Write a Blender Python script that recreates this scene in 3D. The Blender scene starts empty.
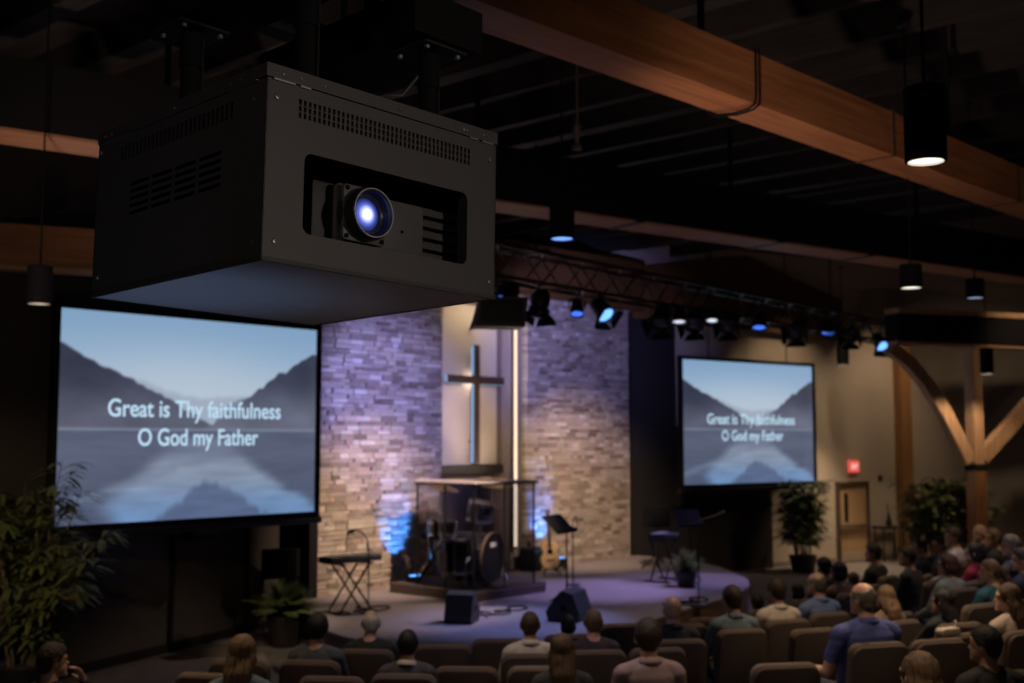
import bpy, math, random
import numpy as np
from mathutils import Vector, Matrix, Euler, noise as mnoise
random.seed(7)
rng = np.random.default_rng(7)
SC = bpy.context.scene
COL = SC.collection
R = math.radians
PI = math.pi

# ------------------------------------------------------------------ camera
FPX = 1157.0
HC = 2.8
PITCH = math.atan((440 - 341.5) / FPX)
PHI = R(41.3)
hF = np.array([math.cos(PHI), math.sin(PHI), 0.0])
cR = np.array([math.sin(PHI), -math.cos(PHI), 0.0])
UZ = np.array([0, 0, 1.0])
cF = hF * math.cos(PITCH) + UZ * math.sin(PITCH)
cU = -hF * math.sin(PITCH) + UZ * math.cos(PITCH)
CO = np.array([0, 0, HC])

def ray(x, y): return cR * (x - 512) / FPX + cU * (341.5 - y) / FPX + cF
def onz(x, y, z):
    r = ray(x, y); return CO + r * ((z - HC) / r[2])
def atd(x, y, d):
    r = ray(x, y); return CO + r * (d / (r @ hF))
def onp(x, y, p, n):
    r = ray(x, y); return CO + r * (((np.array(p) - CO) @ np.array(n)) / (r @ np.array(n)))
def onY(x, y, Y): return onp(x, y, (0, Y, 0), (0, 1, 0))

cam = bpy.data.cameras.new('camera')
cam.sensor_width = 36; cam.lens = FPX * 36 / 1024
cam.clip_start = 0.05; cam.clip_end = 200
cam.dof.use_dof = True; cam.dof.focus_distance = 3.55; cam.dof.aperture_fstop = 2.9
co = bpy.data.objects.new('camera', cam); COL.objects.link(co)
co.location = (0, 0, HC); co.rotation_euler = (PI / 2 + PITCH, 0, PHI - PI / 2)
SC.camera = co

# ------------------------------------------------------------------ materials
def lin(c): return tuple(((v / 255) / 12.92 if v / 255 <= .04045 else ((v / 255 + .055) / 1.055) ** 2.4) for v in c)
MATS = {}
def _base(name):
    m = bpy.data.materials.new(name); m.use_nodes = True
    nt = m.node_tree; nt.nodes.clear()
    out = nt.nodes.new('ShaderNodeOutputMaterial'); b = nt.nodes.new('ShaderNodeBsdfPrincipled')
    nt.links.new(b.outputs[0], out.inputs[0])
    return m, nt, b
def M(name, col, rough=.6, metal=0., var=.2, scale=15., bump=.0, stretch=(1, 1, 1), spec=None, coat=0.):
    if name in MATS: return MATS[name]
    m, nt, b = _base(name); L = nt.links.new
    tc = nt.nodes.new('ShaderNodeTexCoord'); mp = nt.nodes.new('ShaderNodeMapping'); mp.inputs['Scale'].default_value = stretch
    L(tc.outputs['Object'], mp.inputs[0])
    nz = nt.nodes.new('ShaderNodeTexNoise'); nz.inputs['Scale'].default_value = scale; nz.inputs['Detail'].default_value = 4
    L(mp.outputs[0], nz.inputs['Vector'])
    mx = nt.nodes.new('ShaderNodeMix'); mx.data_type = 'RGBA'
    mx.inputs[6].default_value = (*[max(0, c * (1 - var)) for c in col], 1)
    mx.inputs[7].default_value = (*[min(1, c * (1 + var)) for c in col], 1)
    L(nz.outputs['Fac'], mx.inputs[0]); L(mx.outputs[2], b.inputs['Base Color'])
    b.inputs['Roughness'].default_value = rough; b.inputs['Metallic'].default_value = metal
    if spec is not None: b.inputs['Specular IOR Level'].default_value = spec
    if coat: b.inputs['Coat Weight'].default_value = coat
    if bump:
        bp = nt.nodes.new('ShaderNodeBump'); bp.inputs['Strength'].default_value = bump; bp.inputs['Distance'].default_value = .01
        L(nz.outputs['Fac'], bp.inputs['Height']); L(bp.outputs[0], b.inputs['Normal'])
    MATS[name] = m; return m
def E(name, col, strength):
    if name in MATS: return MATS[name]
    m, nt, b = _base(name)
    b.inputs['Base Color'].default_value = (.02, .02, .02, 1)
    b.inputs['Emission Color'].default_value = (*col, 1); b.inputs['Emission Strength'].default_value = strength
    MATS[name] = m; return m
def WOOD(name, c1, c2, axis=0, scale=3.0, rough=.55):
    if name in MATS: return MATS[name]
    m, nt, b = _base(name); L = nt.links.new
    tc = nt.nodes.new('ShaderNodeTexCoord'); mp = nt.nodes.new('ShaderNodeMapping')
    s = [9., 9., 9.]; s[axis] = .5; mp.inputs['Scale'].default_value = s
    L(tc.outputs['Object'], mp.inputs[0])
    nz = nt.nodes.new('ShaderNodeTexNoise'); nz.inputs['Scale'].default_value = scale; nz.inputs['Detail'].default_value = 6; nz.inputs['Distortion'].default_value = .6
    L(mp.outputs[0], nz.inputs['Vector'])
    cr = nt.nodes.new('ShaderNodeValToRGB')
    cr.color_ramp.elements[0].position = .3; cr.color_ramp.elements[1].position = .72
    cr.color_ramp.elements[0].color = (*c1, 1); cr.color_ramp.elements[1].color = (*c2, 1)
    L(nz.outputs['Fac'], cr.inputs[0]); L(cr.outputs[0], b.inputs['Base Color'])
    bp = nt.nodes.new('ShaderNodeBump'); bp.inputs['Strength'].default_value = .15; bp.inputs['Distance'].default_value = .004
    L(nz.outputs['Fac'], bp.inputs['Height']); L(bp.outputs[0], b.inputs['Normal'])
    b.inputs['Roughness'].default_value = rough
    MATS[name] = m; return m

BLACK = M('black_metal', (.012, .012, .013), .45, .3)
MATTE = M('matte_black', (.007, .007, .008), .9, spec=.2)
SHADEB = M('shade_black', (.0035, .0035, .004), .8, spec=.15)
DKPLASTIC = M('dark_plastic', (.02, .02, .022), .5)
CHROME = M('chrome', (.6, .6, .62), .18, 1., .05)
STEEL = M('steel', (.22, .22, .23), .4, .9, .1)
POWDER = M('powder_coat', (.046, .041, .039), .5, .25, .12, 260., .12)
POWDER_IN = M('powder_coat_inner', (.012, .012, .012), .7)
SUBSTEEL = M('painted_steel', (.014, .0135, .0135), .75, 0, spec=.25)
GLULAM = WOOD('glulam_wood', (.20, .075, .024), (.36, .155, .055), 0, 2.2)
TIMBER = WOOD('timber_wood', (.34, .19, .10), (.50, .30, .17), 2, 2.2)
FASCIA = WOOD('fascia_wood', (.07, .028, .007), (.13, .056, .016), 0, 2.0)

# ------------------------------------------------------------------ mesh builder
class MB:
    def __init__(s): s.v = []; s.f = []
    def add(s, vs, fs):
        o = len(s.v); s.v += [tuple(map(float, p)) for p in vs]; s.f += [tuple(i + o for i in f) for f in fs]; return s
    def xf(s, mat):
        s.v = [tuple(mat @ Vector(p)) for p in s.v]; return s
    def box(s, lo, hi, mat=None):
        x0, y0, z0 = lo; x1, y1, z1 = hi
        vs = [(x0, y0, z0), (x1, y0, z0), (x1, y1, z0), (x0, y1, z0), (x0, y0, z1), (x1, y0, z1), (x1, y1, z1), (x0, y1, z1)]
        if mat is not None: vs = [tuple(mat @ Vector(p)) for p in vs]
        return s.add(vs, [(0, 3, 2, 1), (4, 5, 6, 7), (0, 1, 5, 4), (1, 2, 6, 5), (2, 3, 7, 6), (3, 0, 4, 7)])
    def cbox(s, c, d, mat=None):
        return s.box([c[i] - d[i] / 2 for i in range(3)], [c[i] + d[i] / 2 for i in range(3)], mat)
    def rbox(s, lo, hi, r, seg=3, mat=None, axis=1):
        """box with rounded edges round the given axis (rounded-rectangle prism with softened rims)"""
        ax = [i for i in range(3) if i != axis]
        a0, b0 = lo[ax[0]], lo[ax[1]]; a1, b1 = hi[ax[0]], hi[ax[1]]
        def ring(inset, t):
            rr = max(r - inset, .0005); pts = []
            for cx, cy, st in ((a1 - r, b1 - r, 0), (a0 + r, b1 - r, 1), (a0 + r, b0 + r, 2), (a1 - r, b0 + r, 3)):
                for k in range(seg + 1):
                    an = (st + k / seg) * PI / 2; p = [0, 0, 0]
                    p[ax[0]] = cx + rr * math.cos(an); p[ax[1]] = cy + rr * math.sin(an); p[axis] = t; pts.append(p)
            return pts
        e = min(r * .5, (hi[axis] - lo[axis]) * .35)
        rs = [ring(e, lo[axis]), ring(e * .3, lo[axis] + e * .3), ring(0, lo[axis] + e), ring(0, hi[axis] - e), ring(e * .3, hi[axis] - e * .3), ring(e, hi[axis])]
        return s.rings(rs, True, mat)
    def rings(s, rs, caps=True, mat=None):
        n = len(rs[0]); vs = [p for r_ in rs for p in r_]
        if mat is not None: vs = [tuple(mat @ Vector(p)) for p in vs]
        fs = []
        for i in range(len(rs) - 1):
            for j in range(n):
                k = (j + 1) % n; fs.append((i * n + j, i * n + k, (i + 1) * n + k, (i + 1) * n + j))
        if caps: fs.append(tuple(range(n - 1, -1, -1))); fs.append(tuple((len(rs) - 1) * n + j for j in range(n)))
        return s.add(vs, fs)
    def cyl(s, a, b, r0, r1=None, n=12, caps=True):
        r1 = r0 if r1 is None else r1
        return s.tube([a, b], [r0, r1], n, caps)
    def tube(s, pts, rad, n=8, caps=True):
        pts = [Vector(p) for p in pts]; rad = rad if isinstance(rad, (list, tuple)) else [rad] * len(pts)
        up = None; rs = []
        for i, p in enumerate(pts):
            t = (pts[min(i + 1, len(pts) - 1)] - pts[max(i - 1, 0)]).normalized()
            if up is None: up = t.orthogonal().normalized()
            u = (up - t * up.dot(t)).normalized(); up = u; w = t.cross(u)
            rs.append([p + (u * math.cos(2 * PI * k / n) + w * math.sin(2 * PI * k / n)) * rad[i] for k in range(n)])
        return s.rings(rs, caps)
    def capsule(s, a, b, r0, r1, n=12):
        a = Vector(a); b = Vector(b); t = (b - a).normalized() if (b - a).length > 1e-6 else Vector((0, 0, 1))
        P = [a - t * r0 * .98, a - t * r0 * .75, a - t * r0 * .35, a, b, b + t * r1 * .35, b + t * r1 * .75, b + t * r1 * .98]
        RR = [r0 * .2, r0 * .66, r0 * .937, r0, r1, r1 * .937, r1 * .66, r1 * .2]
        return s.tube(P, RR, n)
    def ell(s, c, r, n=16, m=10, rot=None):
        rs = []
        for i in range(m + 1):
            ph = -PI / 2 + PI * (i + .02) / (m + .04)
            rs.append([(r[0] * math.cos(ph) * math.cos(2 * PI * k / n), r[1] * math.cos(ph) * math.sin(2 * PI * k / n), r[2] * math.sin(ph)) for k in range(n)])
        mat = Matrix.Translation(c) @ (rot.to_4x4() if rot is not None else Matrix.Identity(4))
        return s.rings(rs, True, mat)
    def lathe(s, prof, n=24, mat=None, caps=False):
        rs = [[(r * math.cos(2 * PI * k / n), r * math.sin(2 * PI * k / n), z) for k in range(n)] for r, z in prof]
        return s.rings(rs, caps, mat)
    def prism(s, poly, z0, z1, mat=None):
        n = len(poly); vs = [(x, y, z0) for x, y in poly] + [(x, y, z1) for x, y in poly]
        if mat is not None: vs = [tuple(mat @ Vector(p)) for p in vs]
        return s.add(vs, [tuple(range(n - 1, -1, -1)), tuple(range(n, 2 * n))] + [(i, (i + 1) % n, n + (i + 1) % n, n + i) for i in range(n)])
    def mesh(s, name):
        me = bpy.data.meshes.new(name); me.from_pydata(s.v, [], s.f); me.validate(); 
        import bmesh
        bm = bmesh.new(); bm.from_mesh(me); bmesh.ops.recalc_face_normals(bm, faces=bm.faces); bm.to_mesh(me); bm.free()
        return me
    def build(s, name, mat, parent=None, smooth=None, **kw):
        me = s.mesh(name)
        return link(name, me, mat, parent, smooth, **kw)

def link(name, me, mat, parent=None, smooth=None, **kw):
    o = bpy.data.objects.new(name, me); COL.objects.link(o)
    if mat is not None: me.materials.append(mat)
    if smooth is not None:
        me.shade_smooth()
        if smooth < 180: me.set_sharp_from_angle(angle=R(smooth))
    if parent is not None: o.parent = parent
    for k, v in kw.items(): o[k] = v
    return o
def thing(name, label, cat, loc=(0, 0, 0), rotz=0., group=None):
    o = bpy.data.objects.new(name, None); COL.objects.link(o); o.empty_display_size = .1
    o.location = tuple(map(float, loc)); o.rotation_euler = (0, 0, rotz)
    o['label'] = label; o['category'] = cat
    if group: o['group'] = group
    return o
def tag(o, label, cat, group=None):
    o['label'] = label; o['category'] = cat
    if group: o['group'] = group
    return o
def struct(o): o['kind'] = 'structure'; return o
def copy_tree(o, parent=None):
    c = o.copy(); COL.objects.link(c)
    if parent is not None: c.parent = parent
    for ch in list(o.children): copy_tree(ch, c)
    return c
def spot(name, loc, target, power, col, angle, blend=.5, rad=.08):
    l = bpy.data.lights.new(name, 'SPOT'); l.energy = power; l.color = col; l.spot_size = R(angle); l.spot_blend = blend; l.shadow_soft_size = rad
    o = bpy.data.objects.new(name, l); COL.objects.link(o); o.location = tuple(map(float, loc))
    o.rotation_euler = (Vector(target) - Vector(loc)).to_track_quat('-Z', 'Y').to_euler(); return o
def area(name, loc, target, power, col, sx, sy):
    l = bpy.data.lights.new(name, 'AREA'); l.shape = 'RECTANGLE'; l.size = sx; l.size_y = sy; l.energy = power; l.color = col
    o = bpy.data.objects.new(name, l); COL.objects.link(o); o.location = tuple(map(float, loc))
    o.rotation_euler = (Vector(target) - Vector(loc)).to_track_quat('-Z', 'Y').to_euler(); return o
def point(name, loc, power, col, rad=.05):
    l = bpy.data.lights.new(name, 'POINT'); l.energy = power; l.color = col; l.shadow_soft_size = rad
    o = bpy.data.objects.new(name, l); COL.objects.link(o); o.location = tuple(map(float, loc)); return o

# ------------------------------------------------------------------ room shell
STZ = .45                     # stage height
YB = 13.85                    # face of the stone wall
CEIL = 7.0
def Xb(px, y=500): return float(onY(px, y, YB)[0])

carpet = M('carpet', (.10, .085, .085), .95, 0, .35, 6., .3)
struct(MB().box((-3, -4, -.2), (38, 24, 0)).build('floor', carpet))
tier = [(1.1, 4.2), (1.2, 5.5), (1.5, 8.6), (2.25, 9.7), (3.2, 10.5), (4.2, 11.6), (7.2, 19.0), (12, 19.0), (12, 4.2)]
def gxy(r, d): p = cR * r + hF * d; return (float(p[0]), float(p[1]))
TIERZ = .2
struct(MB().prism([gxy(r, d) for r, d in tier], 0, TIERZ).build('floor_riser', carpet))

deck = WOOD('ceiling_deck', (.014, .0105, .0085), (.036, .028, .022), 1, 2.0, .8)
struct(MB().box((-3, -4, CEIL), (38, 24, CEIL + .2)).build('ceiling', deck))
purl = WOOD('purlin_wood', (.007, .0055, .0045), (.022, .016, .0125), 1, 2.0, .8)
n_trim = 0
def trim(mb, mat, smooth=None):
    global n_trim
    n_trim += 1
    return struct(mb.build('trim_%d' % n_trim, mat, None, smooth))
for i in range(24):
    x = -.6 + i * .92 + random.uniform(-.12, .12); hh_ = random.choice((.34, .34, .24, .28)); ww_ = random.choice((.09, .13, .22))
    trim(MB().box((x, -3.5, CEIL - hh_), (x + ww_, 20, CEIL)), purl)

# stone wall: two wings of stacked stone, each stone standing proud by its own amount
def stone_material():
    m, nt, b = _base('stacked_stone'); L = nt.links.new
    g = nt.nodes.new('ShaderNodeNewGeometry'); cr = nt.nodes.new('ShaderNodeValToRGB'); e = cr.color_ramp.elements
    e[0].color = (.17, .125, .10, 1); e[1].color = (.64, .55, .48, 1)
    for p, c in ((.2, (.40, .32, .265, 1)), (.45, (.52, .43, .35, 1)), (.62, (.26, .20, .165, 1)), (.8, (.48, .39, .33, 1))):
        k = e.new(p); k.color = c
    L(g.outputs['Random Per Island'], cr.inputs[0])
    tc = nt.nodes.new('ShaderNodeTexCoord'); nz = nt.nodes.new('ShaderNodeTexNoise'); nz.inputs['Scale'].default_value = 14; nz.inputs['Detail'].default_value = 5
    L(tc.outputs['Object'], nz.inputs['Vector'])
    mx = nt.nodes.new('ShaderNodeMix'); mx.data_type = 'RGBA'; mx.blend_type = 'MULTIPLY'; mx.inputs[0].default_value = .5
    L(cr.outputs[0], mx.inputs[6]); L(nz.outputs['Color'], mx.inputs[7]); L(mx.outputs[2], b.inputs['Base Color'])
    bp = nt.nodes.new('ShaderNodeBump'); bp.inputs['Strength'].default_value = .5; bp.inputs['Distance'].default_value = .02
    L(nz.outputs['Fac'], bp.inputs['Height']); L(bp.outputs[0], b.inputs['Normal']); b.inputs['Roughness'].default_value = .85
    return m
STONE = stone_material()
def stone_wing(name, x0, x1, z0, z1):
    mb = MB(); z = z0
    mb.box((x0 + .01, YB + .06, z0), (x1 - .01, YB + .5, z1))
    while z < z1 - .03:
        h = min(random.choice((.05, .06, .07, .08, .09)), z1 - z); x = x0
        while x < x1 - .01:
            w = min(random.uniform(.11, .34), x1 - x)
            if x1 - (x + w) < .1: w = x1 - x
            d = random.uniform(0, .045)
            mb.box((x + .004, YB - d, z + .006), (x + w - .004, YB + .1, z + h - .006)); x += w
        z += h
    return struct(mb.build(name, STONE))
XL, XC0, XC1, XR = 11.28, Xb(440), Xb(526), 19.35
ZTOP = 5.72
stone_wing('wall_stone_left', XL, XC0, STZ, ZTOP)
stone_wing('wall_stone_right', XC1, XR, STZ, ZTOP)
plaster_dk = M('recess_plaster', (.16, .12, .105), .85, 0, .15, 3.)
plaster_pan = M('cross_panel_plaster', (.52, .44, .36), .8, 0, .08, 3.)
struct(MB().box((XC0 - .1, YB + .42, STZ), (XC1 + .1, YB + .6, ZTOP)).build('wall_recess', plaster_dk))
XP1 = Xb(508)
pan = MB().box((XC0 + .02, YB + .28, 2.36), (XP1, YB + .418, 5.2)).build('cross_backing_panel', plaster_pan)
tag(pan, 'pale plaster panel behind the wooden cross', 'wall panel')
trim(MB().box((XC0 + .03, YB + .2, 2.2), (XP1 + .1, YB + .42, 2.36)), WOOD('ledge_wood', (.02, .013, .012), (.045, .028, .022), 0))
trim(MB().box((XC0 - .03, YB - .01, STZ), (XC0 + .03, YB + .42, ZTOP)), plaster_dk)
trim(MB().box((XC1 - .2, YB + .2, STZ), (XC1, YB + .42, ZTOP)), M('jamb_plaster', (.34, .28, .25), .8))
# lit strip in the jamb
xs = Xb(519.5)
led = thing('led_strip', 'tall glowing warm white light strip beside the cross recess', 'light strip', (xs, YB + .12, .85))
MB().box((-.05, -.02, 0), (.05, .02, 4.85)).build('channel', STEEL, led)
MB().box((-.03, -.035, .03), (.03, -.02, 4.82)).build('diffuser', E('led_glow', (1., .76, .52), 1.5), led)
# cross
wood_cross = WOOD('cross_wood', (.05, .028, .02), (.10, .06, .045), 2)
c0 = onY(476, 404, YB + .12)
def YX(px, py): p = onY(px, py, YB + .12); return float(p[0]), float(p[2])
zt = YX(476, 345)[1]; zb = YX(476, 464)[1]; za = YX(476, 380)[1]; xa, xb_ = YX(447, 380)[0], YX(503, 380)[0]; xc = float(c0[0])
cr = thing('wooden_cross', 'large dark wooden cross mounted on the pale panel', 'cross', (xc, YB + .12, zb))
MB().rbox((-.07, -.03, 0), (.07, .045, zt - zb), .010).build('upright', wood_cross, cr)
MB().rbox((xa - xc, -.033, za - zb - .07), (xb_ - xc, .048, za - zb + .07), .010).build('crossbar', wood_cross, cr)
EDGE = E('cross_edge_blue', (.28, .50, .85), .75)  # glowing strips put in for the blue light along the cross edges
MB().box((-.075, -.01, .02), (-.07, .045, za - zb - .08)).build('blue_glow_edge', EDGE, cr); MB().box((-.075, -.01, za - zb + .08), (-.07, .045, zt - zb - .02)).build('blue_glow_edge', EDGE, cr)
MB().box((xa - xc + .02, -.01, za - zb - .077), (-.08, .045, za - zb - .071)).build('blue_glow_edge', EDGE, cr); MB().box((.08, -.01, za - zb - .077), (xb_ - xc - .02, .045, za - zb - .071)).build('blue_glow_edge', EDGE, cr)
MB().box((xa - xc - .006, -.01, za - zb - .06), (xa - xc, .045, za - zb + .06)).build('blue_glow_edge', EDGE, cr)
for zz in (.4, 2.4):
    MB().cyl((0, .05, zz), (0, .155, zz), .025).build('standoff', STEEL, cr)

# left wall (fans out towards the audience), dark panels
WL0 = np.array([5.0, 12.55]); WL1 = np.array([11.35, 14.55])
dl = (WL1 - WL0); wl_len = float(np.hypot(*dl)); wl_ang = math.atan2(dl[1], dl[0])
wallm = M('dark_wall', (.034, .027, .023), .75, 0, .12, 2.)
def wall_mesh(p0, ang, ln, z0, z1, th=.2, y0=0):
    return MB().box((0, y0, z0), (ln, y0 + th, z1), Matrix.Translation((p0[0], p0[1], 0)) @ Matrix.Rotation(ang, 4, 'Z'))
struct(wall_mesh(WL0 - dl / wl_len * 4, wl_ang, wl_len + 4, 0, CEIL).build('wall_left', wallm))
tmat = Matrix.Translation((WL0[0], WL0[1], 0)) @ Matrix.Rotation(wl_ang, 4, 'Z')
nL = (-math.sin(wl_ang), math.cos(wl_ang), 0)
def along_left(px, py=620):
    p = onp(px, py, (WL0[0], WL0[1], 0), nL); return float((p[0] - WL0[0]) * math.cos(wl_ang) + (p[1] - WL0[1]) * math.sin(wl_ang))
for px in (170, 245):
    s = along_left(px); trim(MB().box((s - .035, -.03, .1), (s + .035, .01, 5.0), tmat), MATTE)
struct(MB().box((-4, -.03, 0), (wl_len - .4, 0, .12), tmat).build('baseboard_left', MATTE))
trim(MB().box((XL - .16, YB - .06, STZ), (XL, YB + .8, ZTOP)), MATTE)
struct(MB().box((-3, -4, -.0), (-2.8, 24, CEIL)).build('wall_house', wallm))
s = along_left(198, 545)
sub = thing('wall_speaker', 'square black wall speaker below the left screen', 'speaker', tuple(tmat @ Vector((s, -.0, 2.0 - .55))), wl_ang)
MB().rbox((-.33, -.16, 0), (.33, 0, .6), .03).build('cabinet', MATTE, sub, 30)
MB().rbox((-.29, -.17, .04), (.29, -.158, .56), .03).build('grille', M('speaker_grille', (.012, .012, .012), .7, 0, .5, 300., .3), sub, 30)

# right wall: dark stage wing then beige wall fanning towards the house
WR0 = np.array([19.2, 14.2]); wr_ang = R(-20)
dR = np.array([math.cos(wr_ang), math.sin(wr_ang)])
beige = M('beige_wall', (.40, .33, .265), .85, 0, .07, 1.5, .05)
struct(wall_mesh(WR0, wr_ang, 8.6, 0, CEIL).build('wall_right', beige))
rmat = Matrix.Translation((WR0[0], WR0[1], 0)) @ Matrix.Rotation(wr_ang, 4, 'Z')
nR = (-math.sin(wr_ang), math.cos(wr_ang), 0)
def along_right(px, py=520, off=0):
    q = WR0 + np.array([math.sin(wr_ang), -math.cos(wr_ang)]) * off
    p = onp(px, py, (q[0], q[1], 0), nR); return float((p[0] - q[0]) * dR[0] + (p[1] - q[1]) * dR[1]), float(p[2])
panel_dk = M('dark_wing_panel', (.009, .0075, .007), .7, 0, .12, 2.)
s0 = along_right(633, 500, .12)[0]; s1 = along_right(676, 500, .12)[0]; s2 = along_right(772, 500, .12)[0]
wing = thing('stage_wing_panel', 'tall black panelled stage wing between stone wall and right screen', 'wall panel', (0, 0, 0))
MB().box((s0, -.12, 0), (s1, 0, 5.45), rmat).build('tall_panel', panel_dk, wing)
MB().box((s1, -.12, 0), (s2, 0, 3.1), rmat).build('low_panel', M('dark_wing_panel_low', (.019, .0145, .013), .7, 0, .12, 2.), wing)
MB().box((s1 - .1, -.15, 1.35), (s2, -.12, 1.43), rmat).build('rail', MATTE, wing)
struct(MB().box((s2, -.025, 0), (8.6, 0, .12), rmat).build('baseboard_right', M('base_paint', (.2, .16, .13), .7)))
WR1 = WR0 + dR * 8.6
wr2_ang = R(-38)
struct(wall_mesh(WR1, wr2_ang, 14, 0, CEIL).build('wall_right_rear', beige))

# timber fascia over the stone, gable over the right wing
fx0, fx1 = XL - .3, 29.0
def gz(px, py): p = onY(px, py, YB - .15); return float(p[0]), float(p[2])
poly = [(fx0, ZTOP - .28), (XR + .3, ZTOP - .28), (XR + .3, ZTOP + .75), (fx0, ZTOP + .6)]
fm = Matrix(((1, 0, 0, 0), (0, 0, 1, 0), (0, 1, 0, 0), (0, 0, 0, 1)))
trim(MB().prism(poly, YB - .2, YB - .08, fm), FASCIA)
def rp(px, py):
    return along_right(px, py, .2)
gpoly = [rp(634, 318), rp(741, 329), rp(842, 341), rp(842, 300), rp(806, 284), rp(748, 256), rp(634, 266)]
gpoly = [(x, min(z, CEIL - .02)) for x, z in gpoly]
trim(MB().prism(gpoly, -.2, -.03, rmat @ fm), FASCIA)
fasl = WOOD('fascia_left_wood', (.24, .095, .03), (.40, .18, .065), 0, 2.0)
def two_point_box(a, b, w, z0, z1):
    a = np.array(a[:2]); b = np.array(b[:2]); d = b - a; ln = float(np.hypot(*d)); an = math.atan2(d[1], d[0])
    return ln, an, Matrix.Translation((a[0], a[1], 0)) @ Matrix.Rotation(an, 4, 'Z')

# stage
stagec = M('stage_carpet', (.28, .24, .235), .9, 0, .18, 8., .2)
edge_px = [(318, 628), (345, 637), (385, 646), (430, 651), (500, 650), (580, 640), (640, 624), (690, 607.5), (722, 599), (742, 592), (750, 585.5), (748, 578.5), (735, 572.5), (712, 564)]
spoly = [tuple(onz(x, y, STZ)[:2]) for x, y in edge_px]
spoly = [(XL - .1, YB + .1)] + spoly + [(XR + .4, YB + .1)]
# smooth the outline
def chaikin(p, k=2):
    for _ in range(k):
        q = [p[0]]
        for i in range(len(p) - 1):
            a = np.array(p[i]); b = np.array(p[i + 1]); q += [tuple(a * .75 + b * .25), tuple(a * .25 + b * .75)]
        p = q + [p[-1]]
    return p
sp2 = chaikin(spoly)
stage = thing('stage', 'low curved stage with mauve carpet in front of the stone wall', 'stage', (14, 12, 0))
off = Matrix.Translation((-14, -12, 0))
MB().prism([(float(a), float(b)) for a, b in sp2], STZ - .04, STZ, off).build('deck', stagec, stage)
def inset(p, k): c = np.mean(np.array(p), 0); return [tuple(c + (np.array(q) - c) * k) for q in p]
MB().prism([(float(a), float(b)) for a, b in inset(sp2, .994)], 0, STZ - .04, off).build('riser_face', WOOD('stage_riser', (.20, .12, .075), (.32, .2, .13), 0), stage)
def beam_between(name, a, b, w, z0, z1):
    ln, an, mt = two_point_box(a, b, w, z0, z1); return ln, an, mt
# left header beam above the left screen
a = atd(-70, 265, 12.45); b = atd(330, 290, 14.2)
ln, an, mt = two_point_box(a, b, .2, 0, 0)
hb = thing('header_beam', 'orange brown timber header beam above the left screen', 'beam', (a[0], a[1], 4.69), an)
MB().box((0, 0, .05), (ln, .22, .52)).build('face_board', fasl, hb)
MB().box((0, -.03, 0), (ln, .22, .05)).build('trim_strip', WOOD('pale_trim_wood', (.35, .2, .11), (.5, .32, .19), 0), hb)

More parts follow.
